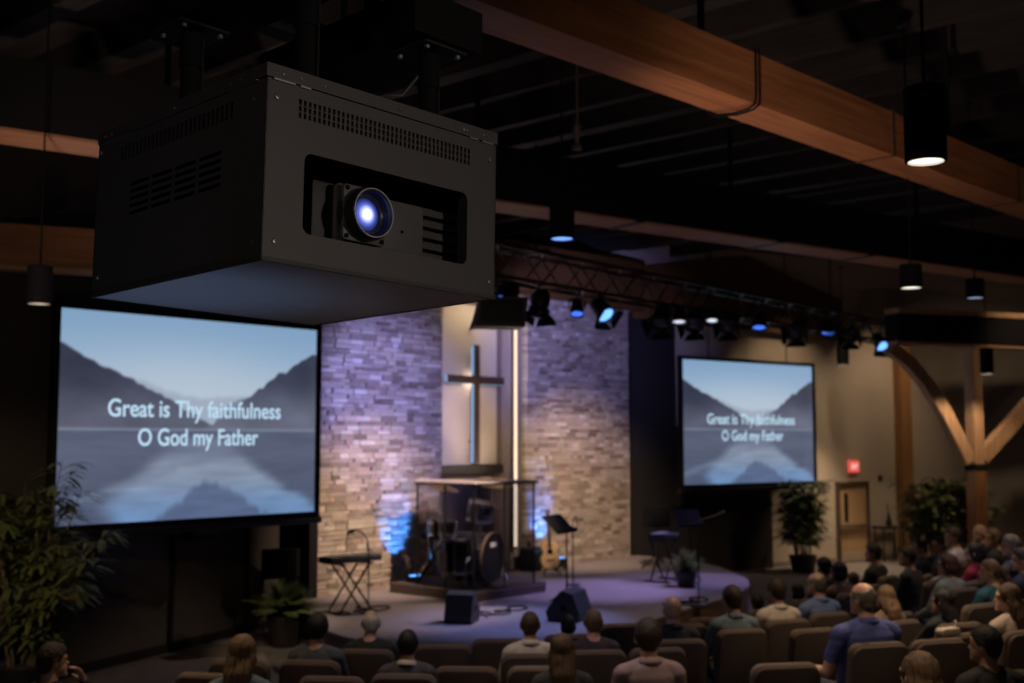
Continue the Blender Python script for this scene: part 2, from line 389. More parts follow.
# ------------------------------------------------------------------ projection screens
def sm(a, b, x): t = np.clip((x - a) / (b - a), 0, 1); return t * t * (3 - 2 * t)
def interp(xs, ys, u): return np.interp(u, xs, ys)
def fbm(u, v, f, seed=0):
    out = np.zeros_like(u); amp = 1.
    for k in range(4):
        out += amp * np.array([mnoise.noise((float(a * f), float(b * f), seed + k * 7.3)) for a, b in zip(u.ravel(), v.ravel())]).reshape(u.shape); amp *= .5; f *= 2
    return out
def lake_picture(nx, ny):
    u, v = np.meshgrid(np.linspace(0, 1, nx), np.linspace(0, 1, ny))
    H = .443
    jag = np.interp(u[0], np.linspace(0, 1, 60), rng.normal(0, .006, 60))
    c = lambda *a: np.array(a, float)
    def mixc(A, B, t): return A * (1 - t[..., None]) + B * t[..., None]
    sky = mixc(np.ones(u.shape + (3,)) * c(182, 196, 210), np.ones(u.shape + (3,)) * c(128, 160, 193), sm(.5, 1.0, v))
    sky = mixc(sky, np.ones(u.shape + (3,)) * c(186, 200, 214), .45 * np.exp(-(((u - .45) / .35) ** 2 + ((v - .68) / .2) ** 2)))
    img = sky
    far = interp([0, .22, .3, .38, .5, .62, .75, .85, 1], [.7, .69, .68, .63, .60, .61, .62, .6, .6], u) + jag * .6
    t = sm(-.02, .015, far - v)
    img = mixc(img, np.ones(u.shape + (3,)) * c(150, 163, 182), t * .75)
    left = interp([0, .05, .12, .2, .27, .34, .42, .5, .58, 1], [.845, .815, .755, .715, .672, .632, .57, .51, .452, .3], u) + jag
    right = interp([0, .5, .56, .62, .7, .76, .82, .86, .9, .95, 1], [.3, .44, .475, .53, .615, .67, .735, .755, .795, .835, .865], u) + jag
    mid = interp([0, .55, .6, .66, .72, .8, 1], [.3, .45, .56, .6, .615, .58, .5], u) + jag
    n = fbm(u, v, 6., 1.)
    for ridge, top, bot in ((mid, c(98, 110, 136), c(126, 135, 154)), (left, c(52, 57, 74), c(92, 95, 112)), (right, c(60, 65, 85), c(102, 106, 124))):
        t = sm(-.006, .006, ridge - v); g = sm(H, H + .33, v)
        col = mixc(np.ones(u.shape + (3,)) * bot, np.ones(u.shape + (3,)) * top, g) * (1 + .12 * n[..., None])
        img = mixc(img, col, t)
    # the lake: darker mirror of the valley
    w = (v < H)
    base = mixc(np.ones(u.shape + (3,)) * c(84, 91, 112), np.ones(u.shape + (3,)) * c(80, 90, 116), sm(.3, .0, v))
    d = H - v
    warp = .02 * fbm(u * 3, v * 9, 3., 5.)
    vs = .5 + .05 * (d / .44)
    lo = interp([0, .06, .14, .30, .445], [.20, .16, .20, .34, .48], v + warp)
    hi = interp([0, .06, .14, .30, .445], [1.02, .98, .86, .70, .56], v + warp)
    band = sm(-.05, .06, u - lo) * sm(-.04, .05, hi - u)
    bright = mixc(np.ones(u.shape + (3,)) * c(132, 144, 165), np.ones(u.shape + (3,)) * c(106, 138, 180), sm(.25, .0, v))
    lake = mixc(base, bright, band * sm(.0, .1, d))
    hill = interp([0, .3, .4, .47, .53, .6, .68, .76, 1], [-.1, -.02, .06, .14, .20, .16, .11, .02, -.1], u) + jag * 1.5
    lake = mixc(lake, np.ones(u.shape + (3,)) * c(82, 94, 124), sm(-.02, .03, hill - v) * .8)
    mist = np.exp(-((d - .22) / .05) ** 2) * sm(.55, .2, np.abs(u - .5) * 2)
    lake = mixc(lake, np.ones(u.shape + (3,)) * c(92, 99, 122), np.exp(-((d - .1) / .06) ** 2) * .6)
    streak = np.exp(-((v - (.08 + .42 * u)) / .025) ** 2) * (u < .42)
    lake = mixc(lake, np.ones(u.shape + (3,)) * c(116, 128, 152), streak * .5)
    lake = lake * (1 + .07 * fbm(u * 2, v * 10, 3., 9.)[..., None])
    img = np.where(w[..., None], lake, img)
    shore = np.exp(-((v - H) / .006) ** 2)
    img = mixc(img, np.ones(u.shape + (3,)) * c(146, 158, 178), shore * .6)
    x = np.clip(img / 255, 0, 1)
    return np.where(x <= .04045, x / 12.92, ((x + .055) / 1.055) ** 2.4)
NX, NY = 200, 130
PIC = lake_picture(NX, NY)
def screen_material():
    m, nt, b = _base('lit_screen'); L = nt.links.new
    a_ = nt.nodes.new('ShaderNodeVertexColor'); a_.layer_name = 'picture'
    L(a_.outputs[0], b.inputs['Emission Color']); b.inputs['Emission Strength'].default_value = 1.0
    b.inputs['Base Color'].default_value = (.03, .03, .03, 1); b.inputs['Roughness'].default_value = .8
    return m
SCRM = screen_material()
TEXTM = E('lit_lettering', lin((190, 222, 244)), 1.0)
def text_mesh(body, size):
    cu = bpy.data.curves.new('lettering', 'FONT'); cu.body = body; cu.size = size; cu.align_x = 'CENTER'; cu.extrude = .002; cu.offset = size * .012
    o = bpy.data.objects.new('lettering', cu); COL.objects.link(o)
    bpy.context.view_layer.update()
    me = bpy.data.meshes.new_from_object(o.evaluated_get(bpy.context.evaluated_depsgraph_get()))
    bpy.data.objects.remove(o); bpy.data.curves.remove(cu)
    return me
def screen(label, p0, rz, w, h, lines, z_bottom):
    """p0 = lower left corner of the picture, rz = heading of its lower edge"""
    t = thing('projection_screen', label, 'screen', (p0[0], p0[1], z_bottom), rz)
    xs_ = np.linspace(0, w, NX); zs_ = np.linspace(0, h, NY)
    vs = [(x, 0, z) for z in zs_ for x in xs_]
    fs = [(j * NX + i, j * NX + i + 1, (j + 1) * NX + i + 1, (j + 1) * NX + i) for j in range(NY - 1) for i in range(NX - 1)]
    me = bpy.data.meshes.new('picture'); me.from_pydata(vs, [], fs)
    ca = me.color_attributes.new('picture', 'FLOAT_COLOR', 'POINT')
    ca.data.foreach_set('color', np.concatenate([PIC.reshape(-1, 3), np.ones((NX * NY, 1))], 1).astype(np.float32).ravel())
    link('picture', me, SCRM, t)
    fr = MB(); b = .07
    fr.box((-b, -.035, -b), (0, .06, h + b)); fr.box((w, -.035, -b), (w + b, .06, h + b))
    fr.box((0, -.035, h), (w, .06, h + b)); fr.box((0, -.035, -b), (w, .06, 0)); fr.box((-b, .03, -b), (w + b, .06, h + b))
    fr.build('frame', MATTE, t)
    MB().rbox((-b - .03, -.06, -b - .09), (w + b + .03, .08, -b), .03, axis=0).build('weight_bar', M('bar_metal', (.02, .02, .026), .4, .5), t)
    for f in (.2, .8): MB().cyl((w * f, .03, h + b), (w * f, .03, CEIL - z_bottom - .1), .012).build('hanger', SHADEB, t)
    for body, cx, base, tw, cap in lines:
        me = text_mesh(body, 1.0)
        xsv = np.array([v.co[:] for v in me.vertices]); mn, mx = xsv.min(0), xsv.max(0)
        sx = tw * w / (mx[0] - mn[0]); sz = cap * h / .70
        for v in me.vertices:
            x, y, z = v.co; v.co = ((x - (mn[0] + mx[0]) / 2) * sx + cx * w, -.006 - z * .5, y * sz + base * h)
        link('lettering', me, TEXTM, t)
    return t
LINES_L = [('Great is Thy faithfulness', .504, .505, .672, .083), ('O God my Father', .51, .365, .468, .083)]
LINES_R = [('Great is Thy faithfulness', .512, .487, .672, .083), ('O God my Father', .517, .352, .472, .083)]
YS = 12.6
pl = onY(53, 527, YS); pr = onY(314, 511, YS); pt = onY(60, 307, YS)
screen('larger screen at left with the mountain lake and hymn lines', pl, 0., float(pr[0] - pl[0]), float((pt[2] + onY(318, 331, YS)[2]) / 2 - (pl[2] + pr[2]) / 2), LINES_L, float((pl[2] + pr[2]) / 2))
ang = R(-11.9); q0 = atd(683, 486, 23.0); nn = (-math.sin(ang), math.cos(ang), 0)
q1 = onp(814, 480, q0, nn); q2 = onp(682, 360, q0, nn); q3 = onp(813, 366, q0, nn)
screen('smaller screen at right with the mountain lake and hymn lines', q0, ang, float(np.hypot(*(q1 - q0)[:2])), float((q2[2] + q3[2] - q0[2] - q1[2]) / 2), LINES_R, float((q0[2] + q1[2]) / 2))

# ------------------------------------------------------------------ ceiling beams
ba, bb = onz(520, 16.5, 5.2), onz(1000, 195.2, 5.2); bfar = onz(860, 163, 5.2)
bln, ban, _m = two_point_box(ba, bb, 0, 0, 0)
bd_ = np.array([math.cos(ban), math.sin(ban), 0]); bn_ = np.array([-math.sin(ban), math.cos(ban), 0])
W1 = float((bfar - ba) @ bn_)
H1 = float(onp(860, 97.8, ba, bn_)[2]) - 5.2
def along1(px, py): return float((onp(px, py, ba, bn_) - ba) @ bd_)
beam1 = thing('glulam_beam', 'long orange glulam beam crossing the ceiling at upper right', 'beam', (ba[0], ba[1], 5.2), ban)
MB().box((-7, 0, 0), (bln + 9, W1, H1)).build('timber', GLULAM, beam1)
for px_ in (893, 1016):
    sx = along1(px_, 130); st = MB()
    st.box((sx - .02, -.006, -.006), (sx + .02, 0, H1 + .01)); st.box((sx - .02, -.006, -.006), (sx + .02, W1 + .006, 0)); st.box((sx - .02, W1, -.006), (sx + .02, W1 + .006, H1))
    st.build('steel_strap', M('strap_steel', (.10, .055, .03), .6, .3), beam1)
for x in (-5, -1.5, 2, 6, 11):
    MB().cyl((x, W1 / 2, H1), (x, W1 / 2, CEIL - 5.2), .025).build('hanger', SHADEB, beam1)
cxl = along1(754, 80)
for k, dx in enumerate((0, .05)):
    o = MB().tube([(cxl + dx, -.014, H1 + .04), (cxl + dx, -.014, H1 * .5), (cxl + dx, -.014, .05), (cxl + dx - .01, -.016, .0), (cxl + dx - .03, .03, -.035), (cxl + dx - .05, .14, -.05), (cxl + dx - .08, W1 - .02, -.04), (cxl + dx - .1, W1 + .014, .0)], .008, 8).build('looped_cable', SHADEB, None, 60)
    o.location = (ba[0], ba[1], 5.2); o.rotation_euler = (0, 0, ban)
    tag(o, ('thin dark cable looped under the orange glulam beam, left of a pair', 'thin dark cable looped under the orange glulam beam, right of a pair')[k], 'cable', 'cables looped under the beam')
# second beam
d0 = 2.6 * 1157 / 311; d1 = 2.6 * 1157 / 162
a = onz(0, 129, 5.4); b = onz(1024, 278, 5.4)
ln, an, mt = two_point_box(a, b, 0, 0, 0)
af = onz(500, 215, 5.4); ap = onz(500, 203.5, 5.4)
nB = np.array([-math.sin(an), math.cos(an), 0]); wB = abs(float((af - ap) @ nB))
hB = float(onp(500, 145, (a[0], a[1], 0), nB)[2]) - 5.4
beam2 = thing('shade_sided_beam', 'timber beam with shade-black sides and pale soffit spanning the hall', 'beam', (a[0], a[1], 5.4), an)
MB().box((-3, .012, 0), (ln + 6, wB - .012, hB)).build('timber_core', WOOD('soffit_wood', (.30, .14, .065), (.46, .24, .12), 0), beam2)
MB().box((-3, 0, .025), (ln + 6, .012, hB)).build('shaded_side', MATTE, beam2)  # black sides stand for unlit timber; the shade is in the colour
MB().box((-3, wB - .012, .025), (ln + 6, wB, hB)).build('shaded_side', MATTE, beam2)
for px in (640, 780, 870):
    s = float((onp(px, 215, (a[0], a[1], 0), nB) - a) @ np.array([math.cos(an), math.sin(an), 0]))
    MB().box((s - .05, -.02, -.01), (s + .05, wB + .02, hB)).build('bracket', BLACK, beam2)
for s in (1.5, 5, 9, 13): MB().cyl((s, wB / 2, hB), (s, wB / 2, CEIL - 5.4 - .1), .03).build('hanger', SHADEB, beam2)
B2A, B2AN = a, an

# ------------------------------------------------------------------ projector housing (foreground)
HP = (2.127, 2.874, 3.966)
HM = Matrix.Rotation(-.051, 4, 'Z') @ Matrix.Rotation(.033, 4, 'Y') @ Matrix.Rotation(-.019, 4, 'X')
W, D, H = 1.0, 1.106, .617
hs = thing('projector_housing', 'large black vented metal projector housing hanging from the ceiling', 'projector enclosure', HP)
hs.matrix_world = Matrix.Translation(HP) @ HM
def holed_panel(u0, u1, v0, v1, holes, to3, mb):
    """flat sheet with rectangular holes (ua, ub, va, vb); to3 maps (u, v, t) to 3-D; t in (0, 1) through the sheet"""
    us = sorted({u0, u1, *[h[0] for h in holes], *[h[1] for h in holes]}); vs = sorted({v0, v1, *[h[2] for h in holes], *[h[3] for h in holes]})
    us = [round(x, 5) for x in us]; vs = [round(x, 5) for x in vs]
    nu, nv = len(us) - 1, len(vs) - 1
    solid = np.ones((nu, nv), bool)
    for h in holes:
        for i in range(nu):
            if us[i] >= h[0] - 1e-4 and us[i + 1] <= h[1] + 1e-4:
                for j in range(nv):
                    if vs[j] >= h[2] - 1e-4 and vs[j + 1] <= h[3] + 1e-4: solid[i, j] = False
    idx = {}; V = []; F = []
    def vid(i, j, t):
        k = (i, j, t)
        if k not in idx: idx[k] = len(V); V.append(to3(us[i], vs[j], t))
        return idx[k]
    for i in range(nu):
        for j in range(nv):
            if not solid[i, j]: continue
            F.append((vid(i, j, 0), vid(i + 1, j, 0), vid(i + 1, j + 1, 0), vid(i, j + 1, 0)))
            F.append((vid(i, j, 1), vid(i, j + 1, 1), vid(i + 1, j + 1, 1), vid(i + 1, j, 1)))
            for di, dj, e in ((-1, 0, ((i, j), (i, j + 1))), (1, 0, ((i + 1, j), (i + 1, j + 1))), (0, -1, ((i, j), (i + 1, j))), (0, 1, ((i, j + 1), (i + 1, j + 1)))):
                ii, jj = i + di, j + dj
                if ii < 0 or jj < 0 or ii >= nu or jj >= nv or not solid[ii, jj]:
                    (a0, a1), (b0, b1) = e
                    F.append((vid(a0, a1, 0), vid(b0, b1, 0), vid(b0, b1, 1), vid(a0, a1, 1)))
    mb.add(V, F)
LID = .046; T = .005
holes = [(.148, .858, -.516, -.256)]
n = 40
for k in range(n):
    u = .12 + k * (.755 / n)
    for r_ in range(3):
        z = -.149 + r_ * .0215; holes.append((u, u + .0105, z, z + .0175))
fp = MB(); holed_panel(0, W, -H, -LID, holes, lambda u, v, t: (u, t * T, v), fp)
# rounded corners of the window
def fillet(mb, cx, cz, sx, sz, r):
    pts = [(cx, cz)] + [(cx + sx * r * (1 - math.cos(k / 5 * PI / 2)), cz + sz * r * (1 - math.sin(k / 5 * PI / 2))) for k in range(6)]
    mb.add([(x, 0, z) for x, z in pts] + [(x, T, z) for x, z in pts], [tuple(range(7)), tuple(range(13, 6, -1))] + [(i, (i + 1) % 7, 7 + (i + 1) % 7, 7 + i) for i in range(7)])
for cx, cz, sx_, sz_ in ((.148, -.516, 1, 1), (.858, -.516, -1, 1), (.148, -.256, 1, -1), (.858, -.256, -1, -1)): fillet(fp, cx, cz, sx_, sz_, .026)
fp.build('front_panel', POWDER, hs)
# window reveal behind the front panel
rv = MB()
for lo, hi in (((.14, T, -.524), (.148, .05, -.248)), ((.858, T, -.524), (.866, .05, -.248)), ((.148, T, -.256), (.858, .05, -.248)), ((.148, T, -.524), (.858, .05, -.516))): rv.box(lo, hi)
rv.build('window_reveal', POWDER_IN, hs)
lh = []
for k in range(27):
    y = .19 + k * (.755 / 27); zt_ = -.088 + (k / 26) * .018; lh.append((y, y + .017, -.138, -.082))
for i in range(4):
    for j in range(5):
        y = .248 + i * .155; z = -.352 + j * .0265; lh.append((y, y + .138, z, z + .0145))
sp = MB(); holed_panel(0, D, -H, -LID, lh, lambda u, v, t: (t * T, u, v), sp); sp.build('side_panel', POWDER, hs)
MB().box((.02, .14, -.40), (.026, 1.0, -.06)).build('vent_light_block', MATTE, hs)  # black sheets added behind the vents so no light shows through the slots
MB().box((.09, .02, -.17), (.91, .026, -.07)).build('vent_light_block', MATTE, hs)
MB().box((W - T, 0, -H), (W, D, -LID)).build('side_panel', POWDER, hs)
MB().box((0, D - T, -H), (W, D, -LID)).build('back_panel', POWDER, hs)
MB().box((.004, .004, -H - .004), (W - .004, D - .004, -H + .004)).build('bottom_panel', M('bottom_sheet', (.50, .51, .54), .45, .1, .10, 3., .05, (1, 6, 1)), hs)
bt = MB()
for lo, hi in (((-.003, -.003, -H - .006), (W + .003, .006, -H + .008)), ((-.003, -.003, -H - .006), (.006, D + .003, -H + .008)), ((W - .006, -.003, -H - .006), (W + .003, D, -H + .008)), ((0, D - .006, -H - .006), (W, D + .003, -H + .008))): bt.box(lo, hi)
bt.build('bottom_flange', M('flange_coat', (.02, .0185, .018), .6), hs)
ld = MB(); e = .004
ld.box((-e, -e, -.006), (W + e, D + e, 0))
for lo, hi in (((-e, -e, -LID + .003), (W + e, 0, -.006)), ((-e, D, -LID + .003), (W + e, D + e, -.006)), ((-e, 0, -LID + .003), (0, D, -.006)), ((W, 0, -LID + .003), (W + e, D, -.006))): ld.box(lo, hi)
ld.build('lid', POWDER, hs)
# hinge strips under the lid
for x0, x1 in ((.02, .10), (.12, .16), (.86, .90), (.92, .98)):
    MB().box((x0, -.008, -LID - .005), (x1, 0, -LID + .001)).build('hinge', STEEL, hs)
for y0, y1 in ((.05, .2), (.86, .98), (1.0, 1.09)):
    MB().box((-.008, y0, -LID - .005), (0, y1, -LID + .001)).build('hinge', STEEL, hs)
def screw(x, z, face='f', r=.0085):
    mb = MB()
    prof = [(0.0005, .005), (r * .35, .0035), (r * .4, .005), (r * .8, .0045), (r, .002), (r, 0)]
    mt = (Matrix.Translation((x, 0, z)) @ Matrix.Rotation(PI / 2, 4, 'X')) if face == 'f' else (Matrix.Translation((0, x, z)) @ Matrix.Rotation(-PI / 2, 4, 'Y'))
    mb.lathe(prof, 12, mt); return mb.build('screw', STEEL, hs, 40)
for x, z in ((.037, -.102), (.045, -.558), (.966, -.107), (.971, -.562)): screw(x, z)
for x, z in ((1.085, -.075), (.068, -.1), (1.062, -.55), (.049, -.558)): screw(x, z, 's')
for x in (.055, .12, .2, .215, .53, .83, .845, .93, .95): 
    o = screw(x, -.024, 'f', .005); o.location = (0, -e, 0)
for y in (.06, .14, .2, .55, 1.0, 1.05):
    o = screw(y, -.022, 's', .005); o.location = (-e, 0, 0)
# poles, plates and bolts
PHS = {}
for x, y, PH in ((.2, .82, .37), (.25, .16, .36), (.8, .16, .285), (.75, .8, .285)):
    po = MB(); po.cyl((x, y, 0), (x, y, PH), .035, n=20); po.cyl((x, y, PH - .13), (x, y, PH), .042, n=20)
    p = po.build('pole', SHADEB, hs, 40)
    MB().cyl((x + .046, y - .006, .01), (x + .046, y - .006, PH - .02), .006, n=8).build('conduit', SUBSTEEL, p)
    MB().rbox((x - .065, y - .065, 0), (x + .065, y + .065, .012), .012, axis=2).build('foot_plate', SHADEB, p)
    MB().rbox((x - .105, y - .105, PH), (x + .105, y + .105, PH + .012), .012, axis=2).build('ceiling_plate', SUBSTEEL, p)
    for a_, b_ in ((-.075, -.075), (.075, -.075), (.075, .075), (-.075, .075)):
        MB().cyl((x + a_, y + b_, PH - .012), (x + a_, y + b_, PH), .011, n=6).build('bolt', STEEL, p)
MB().tube([(.62, .3, .0), (.6, .27, .06), (.63, .22, .1), (.71, .2, .12), (.76, .17, .2)], .008, 8).build('cable', DKPLASTIC, hs, 60)
fr = thing('ceiling_frame', 'black steel channel frame the projector housing hangs from', 'steel frame', HP)
fr.matrix_world = Matrix.Translation(HP) @ HM
for x0, x1, zf in ((.10, .36, .382), (.62, .95, .297)):
    ch = MB(); ch.box((x0, .03, zf), (x1, 1.0, zf + .02)); ch.box((x0, .03, zf + .02), (x0 + .02, 1.0, zf + .16)); ch.box((x1 - .02, .03, zf + .02), (x1, 1.0, zf + .16)); ch.box((x0 + .02, .03, zf + .02), (x1 - .02, .05, zf + .16))
    ch.build('channel', SHADEB, fr)
for y in (.3, .9):
    MB().box((.0, y, .545), (1.05, y + .1, .63)).build('cross_member', SUBSTEEL, fr)
for x in (.7, .9):
    MB().box((x - .02, .3, .455), (x + .02, .4, .545)).build('spacer', SUBSTEEL, fr)
for x, y in ((.06, .35), (1.0, .35), (.06, .95), (1.0, .95)):
    MB().cyl((x, y, .63), (x, y, 2.95), .014).build('rod', SHADEB, fr)

# the projector inside
pj = thing('projector', 'grey projector with glowing blue white lens inside the black housing', 'projector', HP)
pj.matrix_world = Matrix.Translation(HP) @ HM
PB = M('projector_body', (.085, .08, .078), .5, 0, .06, 80.)
body = MB().rbox((.33, .055, -.505), (.70, .9, -.325), .014, axis=1).build('body', PB, pj, 40)
MB().cyl((.60, .05, -.43), (.60, .056, -.43), .005, n=10).build('screw', MATTE, body)
MB().rbox((.235, .075, -.505), (.328, .88, -.31), .01, axis=1).build('side_module', M('projector_dark', (.035, .033, .032), .6), pj, 40)
MB().box((.30, .05, -.517), (.68, .3, -.506)).build('base_plate', PB, pj)
lv = MB()
for k in range(5): lv.box((.73, .10, -.50 + k * .04), (.99, .14, -.475 + k * .04))
lv.box((.72, .14, -.52), (.99, .6, -.30)); lv.build('cooling_louvre', M('louvre', (.02, .02, .02), .6), pj)
LX, LZ = .398, -.4135
lm = Matrix.Translation((LX, 0, LZ)) @ Matrix.Rotation(PI / 2, 4, 'X')   # local +z -> -y
pm = MB().rbox((LX - .088, .006, LZ - .094), (LX + .088, .022, LZ + .094), .014, axis=1).build('lens_mount', PB, pj, 40)
for a_, b_ in ((-.074, .08), (.074, .08), (.074, -.08), (-.074, -.08)):
    MB().cyl((LX + a_, .002, LZ + b_), (LX + a_, .006, LZ + b_), .008, n=10).build('screw', MATTE, pm)
MB().rbox((LX - .098, .034, LZ - .10), (LX + .098, .055, LZ + .10), .02, axis=1).build('mount_collar', PB, pm, 40)
lens = MB().lathe([(.094, -.034), (.094, -.012), (.086, -.008), (.086, .004), (.09, .006), (.09, .014), (.083, .018), (.0835, .040), (.0795, .043), (.0755, .040), (.0735, .026), (.066, .01), (.055, -.004), (.052, -.004)], 48, lm).build('lens_barrel', M('lens_black', (.016, .016, .018), .35), pj, 40)
MB().lathe([(.0840, .038), (.0822, .0445), (.0785, .0445), (.0772, .041), (.0812, .0405)], 48, lm).build('lens_rim', M('rim_metal', (.25, .235, .235), .35, .9, .05), lens, 60)
MB().lathe([(.066, .012), (.060, .014), (.0545, .008), (.0535, -.001)], 48, lm).build('inner_ring', M('ring_bronze', (.10, .08, .085), .35, .7), lens, 60)
MB().lathe([(.0738, .027), (.070, .020), (.066, .012)], 48, lm).build('inner_ring', M('ring_blue', (.02, .035, .12), .3, .6), lens, 60)
def lens_glow():
    m, nt, b = _base('lens_glow'); L = nt.links.new
    tc = nt.nodes.new('ShaderNodeTexCoord'); mp = nt.nodes.new('ShaderNodeMapping'); mp.vector_type = 'POINT'
    mp.inputs['Location'].default_value = (-(LX - .003), 0, -LZ)
    L(tc.outputs['Object'], mp.inputs[0])
    ln_ = nt.nodes.new('ShaderNodeVectorMath'); ln_.operation = 'LENGTH'
    ms = nt.nodes.new('ShaderNodeVectorMath'); ms.operation = 'MULTIPLY'; ms.inputs[1].default_value = (1, 0, 1)
    L(mp.outputs[0], ms.inputs[0]); L(ms.outputs[0], ln_.inputs[0])
    cr_ = nt.nodes.new('ShaderNodeValToRGB'); el = cr_.color_ramp.elements
    el[0].position = .0; el[0].color = (1, 1, 1, 1); el[1].position = 1.; el[1].color = (.006, .014, .08, 1)
    for p, c in ((.25, (.80, .85, 1, 1)), (.42, (.34, .40, .9, 1)), (.58, (.09, .11, .45, 1)), (.78, (.02, .032, .16, 1))):
        k = el.new(p); k.color = c
    mu = nt.nodes.new('ShaderNodeMath'); mu.operation = 'MULTIPLY'; mu.inputs[1].default_value = 1 / .056
    L(ln_.outputs['Value'], mu.inputs[0]); L(mu.outputs[0], cr_.inputs[0]); L(cr_.outputs[0], b.inputs['Emission Color'])
    b.inputs['Emission Strength'].default_value = 1.5; b.inputs['Base Color'].default_value = (.01, .01, .02, 1); b.inputs['Roughness'].default_value = .1
    return m
MB().lathe([(.056, -.004), (.045, .004), (.03, .009), (.015, .012), (.0005, .013)], 40, lm).build('lens_glass', lens_glow(), lens, 180)

# ------------------------------------------------------------------ pendant cans
WARM = (1.0, .74, .48)
def pendant(label, px, py_bottom, d, r, h, glow, strength, cord_r=.008):
    p = atd(px, py_bottom, d)
    t = thing('pendant_light', label, 'pendant light', (p[0], p[1], p[2]))
    t.name = 'pendant_light'
    MB().lathe([(r - .012, .02), (r - .006, 0), (r, .002), (r, h - .006), (r - .01, h), (.03, h), (.0005, h + .004)], 32).build('shade', SHADEB, t, 40)
    MB().lathe([(r - .013, .0), (r - .013, .05), (.55 * r, .075), (.0005, .08)], 32).build('reflector', CHROME, t, 40)
    MB().lathe([(r - .014, .012), (r * .5, .009), (.0005, .008)], 32).build('diffuser', E('glow_' + glow[0], glow[1], 1.0) if strength == 1 else E('glow_%s_%g' % (glow[0], strength), glow[1], strength), t, 60)
    MB().cyl((0, 0, h), (0, 0, CEIL - p[2] - .012 - .34), cord_r).build('cord', SHADEB, t)
    MB().lathe([(.06, CEIL - p[2] - .34), (.06, CEIL - p[2] - .36), (.02, CEIL - p[2] - .38)], 20).build('canopy', BLACK, t, 40)
    return t, p
WG = ('warm', (1.0, .90, .74)); BG = ('blue', (.16, .34, 1.0)); DG = ('dimwarm', (.9, .72, .5))
pendants = []
pendants.append(pendant('largest black can pendant at upper right, hanging before the orange glulam beam', 926, 162, 5.5, .098, .37, WG, 1.5))
pendants.append(pendant('black can pendant glowing white below the right part of the dark sided beam', 911, 288, 10.5, .1, .215, WG, 1.6))
pendants.append(pendant('black can pendant with faint bluish glow at right beside the beam end', 975, 298, 13.0, .1, .22, ('pale', (.55, .65, 1.0)), .6))
pendants.append(pendant('black can pendant over the timber Y post, washing it warm', 987, 374, 22.0, .125, .5, WG, 1.5))
pendants.append(pendant('black can pendant under the truss end, above the lit red exit sign', 843, 365, 25.6, .13, .5, DG, .9))
pendants.append(pendant('can pendant with blue glow under the dark sided beam', 562, 239, 9.3, .102, .37, BG, 1.6))
pendants.append(pendant('dim can pendant at far left above the larger screen', 39, 304, 9.6, .1, .32, DG, .7))

# ------------------------------------------------------------------ lighting truss
TX0 = float(atd(250, 290, 11.8)[0])
ta = atd(497, 276, 14.0); tb = atd(900, 350, 24.0)
ln, tan_, mt = two_point_box(ta, tb, 0, 0, 0)
tdir = np.array([math.cos(tan_), math.sin(tan_), 0])
tz = 4.80
T0 = ta - tdir * 4.5; TL = ln + 4.5
tr = thing('lighting_truss', 'long black aluminium box truss carrying the stage lights', 'lighting truss', (T0[0], T0[1], tz), tan_)
tm_ = M('truss_metal', (.05, .05, .055), .35, .8)
TH, TW = .40, .36
for y in (0, TW):
    for z in (0, TH): MB().cyl((0, y, z), (TL, y, z), .026, n=10).build('chord', tm_, tr, 60)
lc = MB(); k = 0; x = 0.
while x < TL - .45:
    for y in (0, TW):
        lc.cyl((x, y, 0 if k % 2 == 0 else TH), (x + .45, y, TH if k % 2 == 0 else 0), .012, n=6)
    for z in (0, TH):
        lc.cyl((x, 0 if k % 2 == 0 else TW, z), (x + .45, TW if k % 2 == 0 else 0, z), .010, n=6)
    x += .45; k += 1
lc.build('lattice', tm_, tr, 60)
for x in (1.0, 5.5, 10.0, 14.5):
    if x < TL:
        MB().cyl((x, TW / 2, TH), (x, TW / 2, CEIL - tz - .34), .015).build('hanger', BLACK, tr)
        MB().box((x - .03, -.03, TH), (x + .03, TW + .03, TH + .05)).build('hanger_bracket', BLACK, tr)
BLUEL = E('lamp_blue', (.07, .20, 1.0), 1.1); BLUEHOT = E('lamp_blue_hot', (.14, .38, 1.0), 2.0); BLUEDIM = E('lamp_blue_dim', (.10, .2, .8), .7); LENSDK = M('lens_dark', (.02, .02, .025), .15)
WHITEL = E('lamp_white', (.8, .85, 1.0), 1.0)
